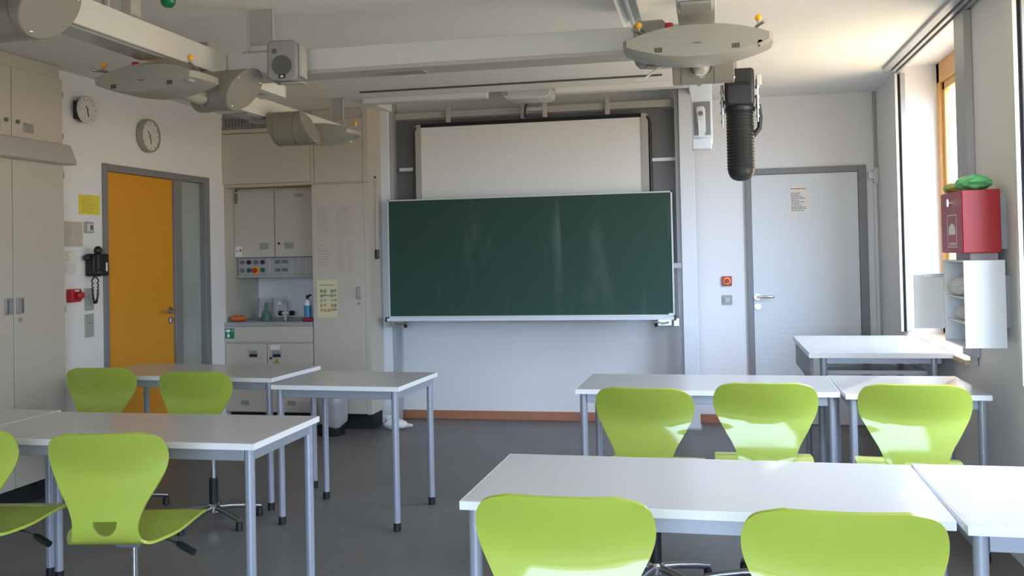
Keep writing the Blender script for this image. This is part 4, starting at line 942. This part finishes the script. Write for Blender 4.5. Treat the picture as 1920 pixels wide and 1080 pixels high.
# ---------------------------------------------------------------- desks
ZT = 0.76
def desk(name, lab, x, y, w, d, rz, zt=ZT, group='pale student desks'):
    """x,y = centre of the top"""
    T = Thing(name, lab, 'desk', (x, y, 0), rz, group=group)
    a, b = w/2, d/2
    T.part('desk_top', MB().box(-a+0.003, a-0.003, -b+0.003, b-0.003, zt-0.024, zt), M['desktop'], local=True, bevel=0.0015)
    e = MB().box(-a, a, -b, -b+0.003, zt-0.024, zt-0.0005).box(-a, a, b-0.003, b, zt-0.024, zt-0.0005).box(-a, -a+0.003, -b+0.003, b-0.003, zt-0.024, zt-0.0005).box(a-0.003, a, -b+0.003, b-0.003, zt-0.024, zt-0.0005)
    T.part('edge_band', e, M['deskedge'], local=True, label='white edge band')
    ix, iy, r = 0.036, 0.036, 0.0185
    z1 = zt-0.0245
    fr = MB()
    fr.box(-a+ix+r, a-ix-r, -b+iy-0.012, -b+iy+0.012, z1-0.045, z1).box(-a+ix+r, a-ix-r, b-iy-0.012, b-iy+0.012, z1-0.045, z1)
    fr.box(-a+ix-0.012, -a+ix+0.012, -b+iy+r, b-iy-r, z1-0.045, z1).box(a-ix-0.012, a-ix+0.012, -b+iy+r, b-iy-r, z1-0.045, z1)
    T.part('frame', fr, M['steel'], local=True, bevel=0.002)
    for sx in (-1, 1):
        for sy in (-1, 1):
            px, py = sx*(a-ix), sy*(b-iy)
            lg = T.part('leg', MB().cyl((px, py, 0.042), (px, py, z1), r, n=24), M['steel'], local=True)
            T.part('foot_cap', MB().cyl((px, py, 0), (px, py, 0.044), r+0.0015, n=24), M['black'], parent=lg, local=True)
    return T
def desk_c(name, lab, flx, fly, w, d, rz):   # by the front-left corner of its top
    c, s = math.cos(rz), math.sin(rz)
    return desk(name, lab, flx + c*w/2 - s*d/2, fly + s*w/2 + c*d/2, w, d, rz)
desk('student_desk', 'long desk in the left front row, behind it the green chair with a grip hole', -2.322, 3.535, 1.30, 0.60, R(0))
desk('student_desk', 'desk cut off by the left picture edge, joined to the long left front desk', -3.626, 3.575, 1.30, 0.60, R(0))
desk('student_desk', 'long desk in the second left row, in front of the yellow door', -3.096, 5.345, 1.30, 0.60, R(-4))
desk_c('student_desk', 'short desk in the second left row standing free near the waste bin', -2.345, 4.742, 0.74, 0.61, R(-3))
desk_c('student_desk', 'long desk in the second right row, below the chalkboard', -0.675, 4.695, 1.262, 0.60, R(-1.2))
desk_c('student_desk', 'short desk in the second right row, close to the window wall', 0.604, 4.618, 0.632, 0.665, R(0.2))
desk_c('student_desk', 'long white desk in the foreground right of the aisle', -0.700, 2.553, 1.285, 0.625, R(-1.2))
desk_c('student_desk', 'desk cut off by the lower right picture edge', 0.602, 2.490, 0.70, 0.68, R(-0.4))

# teacher's desk
T = Thing('teacher_desk', 'higher pale desk with a lower shelf against the window niche', 'desk', (0.945, 6.22, 0))
zt = 0.84; ax0, ax1, ay0, ay1 = 0.545, 1.3385, 5.655, 6.745
T.part('desk_top', MB().box(ax0, ax1, ay0+0.003, ay1, zt-0.030, zt), M['desktop'], bevel=0.002)
T.part('edge_band', MB().box(ax0, ax1, ay0, ay0+0.003, zt-0.030, zt-0.0005), M['deskedge'], label='white edge band')
T.part('apron', MB().box(ax0+0.10, ax1-0.075, 5.70, 5.72, 0.775, zt-0.031).box(ax0+0.10, ax1-0.075, 6.66, 6.68, 0.775, zt-0.031), M['steel'])
T.part('side_panel', MB().box(ax0+0.012, ax0+0.030, 5.72, 6.68, 0.66, zt-0.031), M['greyframe'])
T.part('shelf', MB().box(0.680, 1.245, 5.984, 6.30, 0.676, 0.700), M['desktop'])
T.part('shelf_edge', MB().box(0.680, 1.245, 5.980, 5.9835, 0.676, 0.6995), M['deskedge'], label='white shelf edge band')
T.part('shelf_bracket', MB().box(1.221, 1.241, 6.1, 6.28, 0.7005, 0.809), M['steel'])
T.part('shelf_bracket', MB().box(0.684, 0.704, 6.1, 6.28, 0.7005, 0.809), M['steel'])
for px, py in ((0.63, 5.71), (1.225, 5.71), (0.63, 6.68), (1.225, 6.68)):
    lg = T.part('leg', MB().cyl((px, py, 0.042), (px, py, zt-0.031), 0.020, n=24), M['steel'])
    T.part('foot_cap', MB().cyl((px, py, 0), (px, py, 0.044), 0.0215, n=24), M['black'], parent=lg)
T.part('cable_slot', MB().box(1.318, 1.330, 5.76, 5.98, zt-0.0005, zt+0.0015).box(1.318, 1.330, 6.22, 6.66, zt-0.0005, zt+0.0015), M['darkgrey'], label='dark cable slots')

# ---------------------------------------------------------------- chairs
def spline(pts, n):
    out = []
    P_ = [pts[0]] + pts + [pts[-1]]
    segs = len(pts)-1
    for i in range(n+1):
        u = i/n*segs; k = min(int(u), segs-1); f_ = u-k
        p0, p1, p2, p3 = P_[k], P_[k+1], P_[k+2], P_[k+3]
        out.append(tuple(0.5*((2*p1[j])+(-p0[j]+p2[j])*f_+(2*p0[j]-5*p1[j]+4*p2[j]-p3[j])*f_**2+(-p0[j]+3*p1[j]-3*p2[j]+p3[j])*f_**3) for j in range(len(p1))))
    return out
def chair_shell():
    # (y, z, half width, curve)  from the seat front to the top of the back
    prof = [(0.225, 0.478, 0.120, 0.0), (0.218, 0.498, 0.168, 0.0), (0.192, 0.514, 0.193, 0.0), (0.12, 0.521, 0.203, -0.004), (0.02, 0.516, 0.203, -0.008), (-0.08, 0.507, 0.194, -0.010),
            (-0.150, 0.504, 0.168, -0.008), (-0.192, 0.510, 0.138, 0.0), (-0.217, 0.531, 0.117, 0.002), (-0.223, 0.560, 0.110, 0.002), (-0.219, 0.595, 0.114, 0.0012), (-0.2115, 0.640, 0.132, 0.0016),
            (-0.204, 0.685, 0.158, 0.0025), (-0.1975, 0.723, 0.179, 0.006), (-0.1985, 0.752, 0.193, 0.012), (-0.209, 0.790, 0.203, 0.020), (-0.224, 0.828, 0.202, 0.024), (-0.235, 0.856, 0.191, 0.022), (-0.242, 0.874, 0.168, 0.017), (-0.246, 0.886, 0.122, 0.009)]
    rows = spline(prof, 108)
    nv = 24; th = 0.010
    grid = []
    for y, z, w, cv in rows:
        r_ = []
        for j in range(nv+1):
            v = -1+2*j/nv
            yy_, zz_ = y, z
            if z > 0.53 and y < 0: yy_ = y + cv*v*v*1.3
            else: zz_ = z - cv*v*v
            r_.append(Vector((w*v, yy_, zz_)))
        grid.append(r_)
    n = len(grid)
    nor = []
    for i in range(n):
        r_ = []
        for j in range(nv+1):
            du = grid[min(i+1, n-1)][j]-grid[max(i-1, 0)][j]; dv = grid[i][min(j+1, nv)]-grid[i][max(j-1, 0)]
            r_.append(dv.cross(du).normalized())
        nor.append(r_)
    m = MB(); A, B = [], []
    for i in range(n):
        A.append([m.bm.verts.new(grid[i][j]+nor[i][j]*th/2) for j in range(nv+1)])
        B.append([m.bm.verts.new(grid[i][j]-nor[i][j]*th/2) for j in range(nv+1)])
    for i in range(n-1):
        for j in range(nv):
            m.bm.faces.new((A[i][j], A[i][j+1], A[i+1][j+1], A[i+1][j])); m.bm.faces.new((B[i][j], B[i+1][j], B[i+1][j+1], B[i][j+1]))
    for i in range(n-1):
        m.bm.faces.new((A[i][0], A[i+1][0], B[i+1][0], B[i][0])); m.bm.faces.new((A[i][nv], B[i][nv], B[i+1][nv], A[i+1][nv]))
    for j in range(nv):
        m.bm.faces.new((A[0][j], B[0][j], B[0][j+1], A[0][j+1])); m.bm.faces.new((A[n-1][j], A[n-1][j+1], B[n-1][j+1], B[n-1][j]))
    return m
def make_chair():
    T = Thing('swivel_chair', '', 'chair', (0, 0, 0), 0, group='lime green swivel chairs')
    sh = chair_shell().finish('shell', M['green'], None, 0, False)
    # grip hole cut through the back
    out = [(-0.041, 0.590)] + [(-0.041*math.cos(a), 0.582-0.040*math.sin(a)) for a in [i*PI/14 for i in range(15)]] + [(0.041, 0.590)]
    cut = MB().prism(out, 'y', -0.30, -0.15).finish('cutter', M['green'], None, 0, False)
    md = sh.modifiers.new('b', 'BOOLEAN'); md.operation = 'DIFFERENCE'; md.object = cut; md.solver = 'EXACT'
    bpy.context.view_layer.update()
    ev = sh.evaluated_get(bpy.context.evaluated_depsgraph_get())
    me = bpy.data.meshes.new_from_object(ev)
    sh.modifiers.clear(); sh.data = me
    bpy.data.objects.remove(cut, do_unlink=True)
    me.shade_smooth(); me.set_sharp_from_angle(angle=R(40))
    sh.parent = T.o
    L = dict(local=True)
    T.part('seat_plate', MB().box(-0.075, 0.075, -0.085, 0.085, 0.481, 0.497).box(-0.045, 0.045, -0.06, 0.06, 0.452, 0.481), M['darkgrey'], bevel=0.006, **L)
    T.part('gas_piston', MB().cyl((0, 0, 0.16), (0, 0, 0.455), 0.0125, n=16), M['chrome'], **L)
    T.part('gas_sleeve', MB().cyl((0, 0, 0.085), (0, 0, 0.245), 0.024, n=20), M['black'], bevel=0.003, **L)
    T.part('base_hub', MB().lathe([(0.020, 0.055), (0.034, 0.060), (0.036, 0.095), (0.028, 0.105), (0.010, 0.106)], n=24), M['chrome'], **L)
    for k in range(5):
        a = PI/2 + 0.35 + 2*PI*k/5; c_, s_ = math.cos(a), math.sin(a)
        lg = T.part('base_leg', MB().tube([(0.028*c_, 0.028*s_, 0.083), (0.10*c_, 0.10*s_, 0.079), (0.19*c_, 0.19*s_, 0.067), (0.258*c_, 0.258*s_, 0.054)], [0.016, 0.0155, 0.0145, 0.0135], 12), M['legs'], **L)
        T.part('glide', MB().cyl((0.252*c_, 0.252*s_, 0.0), (0.252*c_, 0.252*s_, 0.045), 0.020, 0.017, n=16), M['black'], parent=lg, bevel=0.003, **L)
    lv = T.part('height_lever', MB().tube([(0.03, 0.03, 0.466), (0.10, 0.02, 0.460), (0.16, 0.0, 0.448)], 0.005, 8), M['chrome'], **L)
    T.part('lever_grip', MB().tube([(0.155, 0.002, 0.449), (0.175, -0.006, 0.442), (0.225, -0.026, 0.424)], [0.009, 0.013, 0.012], 12), M['black'], parent=lv, **L)
    return T.o
proto = make_chair()
def kids(o): return [c_ for c_ in bpy.data.objects if c_.parent == o]
def copy_tree(o):
    r_ = o.copy(); COL.objects.link(r_)
    for ch in kids(o):
        c1 = ch.copy(); COL.objects.link(c1); c1.parent = r_
        for g_ in kids(ch):
            c2 = g_.copy(); COL.objects.link(c2); c2.parent = c1
    return r_
chairs = [   # x, y, turn in degrees, gas lift, label
    (-0.335, 2.300, 0, 0.024, 'green chair cut off at the bottom, left one at the foreground desk'),
    (0.255, 2.240, 0, 0.028, 'green chair cut off at the bottom, right one at the foreground desk'),
    (-0.256, 4.120, -7, 0.0, 'leftmost green chair at the second right row, evenly green back'),
    (0.205, 4.120, 0, 0.024, 'middle green chair at the second right row with a pale shiny lower back'),
    (0.770, 4.050, -5, 0.032, 'rightmost green chair at the second right row, beside the window wall'),
    (-2.035, 3.030, 10, -0.010, 'green chair with its grip hole visible at the long left front desk'),
    (-2.625, 3.040, 10, -0.010, 'green chair cut off by the left picture edge'),
    (-2.705, 4.760, 4, -0.030, 'green chair nearer the aisle at the second left row, before the yellow door'),
    (-3.375, 4.900, 6, -0.030, 'green chair in front of the cupboard end at the second left row'),
]
bpy.context.view_layer.update()
for i, (x, y, a, lift, lab) in enumerate(chairs):
    o = proto if i == 0 else copy_tree(proto)
    o.location = (x, y, 0); o.rotation_euler = (0, 0, R(a)); o['label'] = lab
    for ch in kids(o):   # the gas lift raises shell, plate, piston and lever together
        if ch.name.split('.')[0] in ('shell', 'seat_plate', 'gas_piston', 'height_lever'): ch.location.z = lift

# ---------------------------------------------------------------- light
w = bpy.data.worlds.new('daylight'); scene.world = w; w.use_nodes = True
nt = w.node_tree; bg = nt.nodes['Background']
tc = nt.nodes.new('ShaderNodeTexCoord'); sp_ = nt.nodes.new('ShaderNodeSeparateXYZ')
nt.links.new(tc.outputs['Generated'], sp_.inputs[0])
mr = nt.nodes.new('ShaderNodeMapRange'); mr.inputs['From Min'].default_value = -1; mr.inputs['From Max'].default_value = 1
nt.links.new(sp_.outputs['Z'], mr.inputs['Value'])
def ramp(stops):
    cr = nt.nodes.new('ShaderNodeValToRGB'); e = cr.color_ramp.elements
    e[0].position, e[0].color = stops[0][0], (*stops[0][1], 1)
    e[1].position, e[1].color = stops[-1][0], (*stops[-1][1], 1)
    for p_, c_ in stops[1:-1]:
        k_ = e.new(p_); k_.color = (*c_, 1)
    nt.links.new(mr.outputs['Result'], cr.inputs['Fac']); return cr
# horizon band dimmed to darken the left wall; sky towards -y brightened for sheen
ra = ramp([(0.0, (0.50, 0.41, 0.28)), (0.47, (0.50, 0.41, 0.28)), (0.53, (0.26, 0.28, 0.28)), (0.62, (0.30, 0.34, 0.37)), (0.70, (0.85, 1.05, 1.35)), (1.0, (0.55, 0.76, 1.15))])
rb = ramp([(0.0, (0.30, 0.27, 0.22)), (0.49, (0.30, 0.28, 0.24)), (0.51, (0.80, 1.08, 1.50)), (0.70, (0.80, 1.06, 1.48)), (1.0, (0.55, 0.76, 1.15))])
my = nt.nodes.new('ShaderNodeMapRange'); my.inputs['From Min'].default_value = -0.45; my.inputs['From Max'].default_value = -0.75
nt.links.new(sp_.outputs['Y'], my.inputs['Value'])
mx = nt.nodes.new('ShaderNodeMix'); mx.data_type = 'RGBA'
nt.links.new(my.outputs['Result'], mx.inputs['Factor'])
nt.links.new(ra.outputs['Color'], mx.inputs['A']); nt.links.new(rb.outputs['Color'], mx.inputs['B'])
nt.links.new(mx.outputs['Result'], bg.inputs['Color'])
bg.inputs['Strength'].default_value = 14.0

def lamp(name, kind, loc, rot, energy, color=(1,1,1), **kw):
    d = bpy.data.lights.new(name, kind); d.energy = energy; d.color = color
    for k_, v_ in kw.items(): setattr(d, k_, v_)
    o = bpy.data.objects.new(name, d); COL.objects.link(o); o.location = loc; o.rotation_euler = rot
    return o
el, az = R(27), math.atan2(0.90, 0.43)
sd = Vector((math.cos(el)*math.cos(az), math.cos(el)*math.sin(az), math.sin(el)))
sun = lamp('sun', 'SUN', (6, 12, 6), (0, 0, 0), 4.5, (1.0, 0.93, 0.82), angle=R(0.6))
sun.rotation_euler = sd.to_track_quat('Z', 'Y').to_euler()
def portal(loc, rot, sx, sy):
    o = lamp('window_portal', 'AREA', loc, rot, 1.0, shape='RECTANGLE', size=sx, size_y=sy)
    o.data.cycles.is_portal = True
portal((1.70, (W1[0]+W1[1])/2, 1.76), (0, R(90), 0), 1.9, W1[1]-W1[0])
portal((1.70, (W2[0]+W2[1])/2, 1.76), (0, R(90), 0), 1.9, W2[1]-W2[0])
for a, b in RW: portal(((a+b)/2, YF-0.19, (RZ0+RZ1)/2), (R(90), 0, 0), b-a, RZ1-RZ0)

# ---------------------------------------------------------------- camera
cam = bpy.data.cameras.new('camera'); co = bpy.data.objects.new('camera', cam); COL.objects.link(co)
YAW, PIT, ROL = R(11.8205), R(0.9595), R(-1.1828)
F_PX, CY = 1766.34, 444.29
fw = Vector((-math.sin(YAW)*math.cos(PIT), math.cos(YAW)*math.cos(PIT), math.sin(PIT)))
rt = Vector((math.cos(YAW), math.sin(YAW), 0)); up = rt.cross(fw)
r2 = rt*math.cos(ROL)+up*math.sin(ROL); u2 = -rt*math.sin(ROL)+up*math.cos(ROL)
co.matrix_world = Matrix(((r2.x, u2.x, -fw.x, 0), (r2.y, u2.y, -fw.y, 0), (r2.z, u2.z, -fw.z, 1.45), (0, 0, 0, 1)))
cam.sensor_fit = 'HORIZONTAL'; cam.sensor_width = 36; cam.lens = F_PX*36/1920
cam.shift_y = -(540-CY)/1920
cam.clip_start = 0.05
scene.camera = co
vs = scene.view_settings
vs.view_transform = 'Standard'; vs.look = 'None'; vs.gamma = 1; vs.use_curve_mapping = False
vs.exposure = 0.0
scene.cycles.diffuse_bounces = 6; scene.cycles.max_bounces = 12
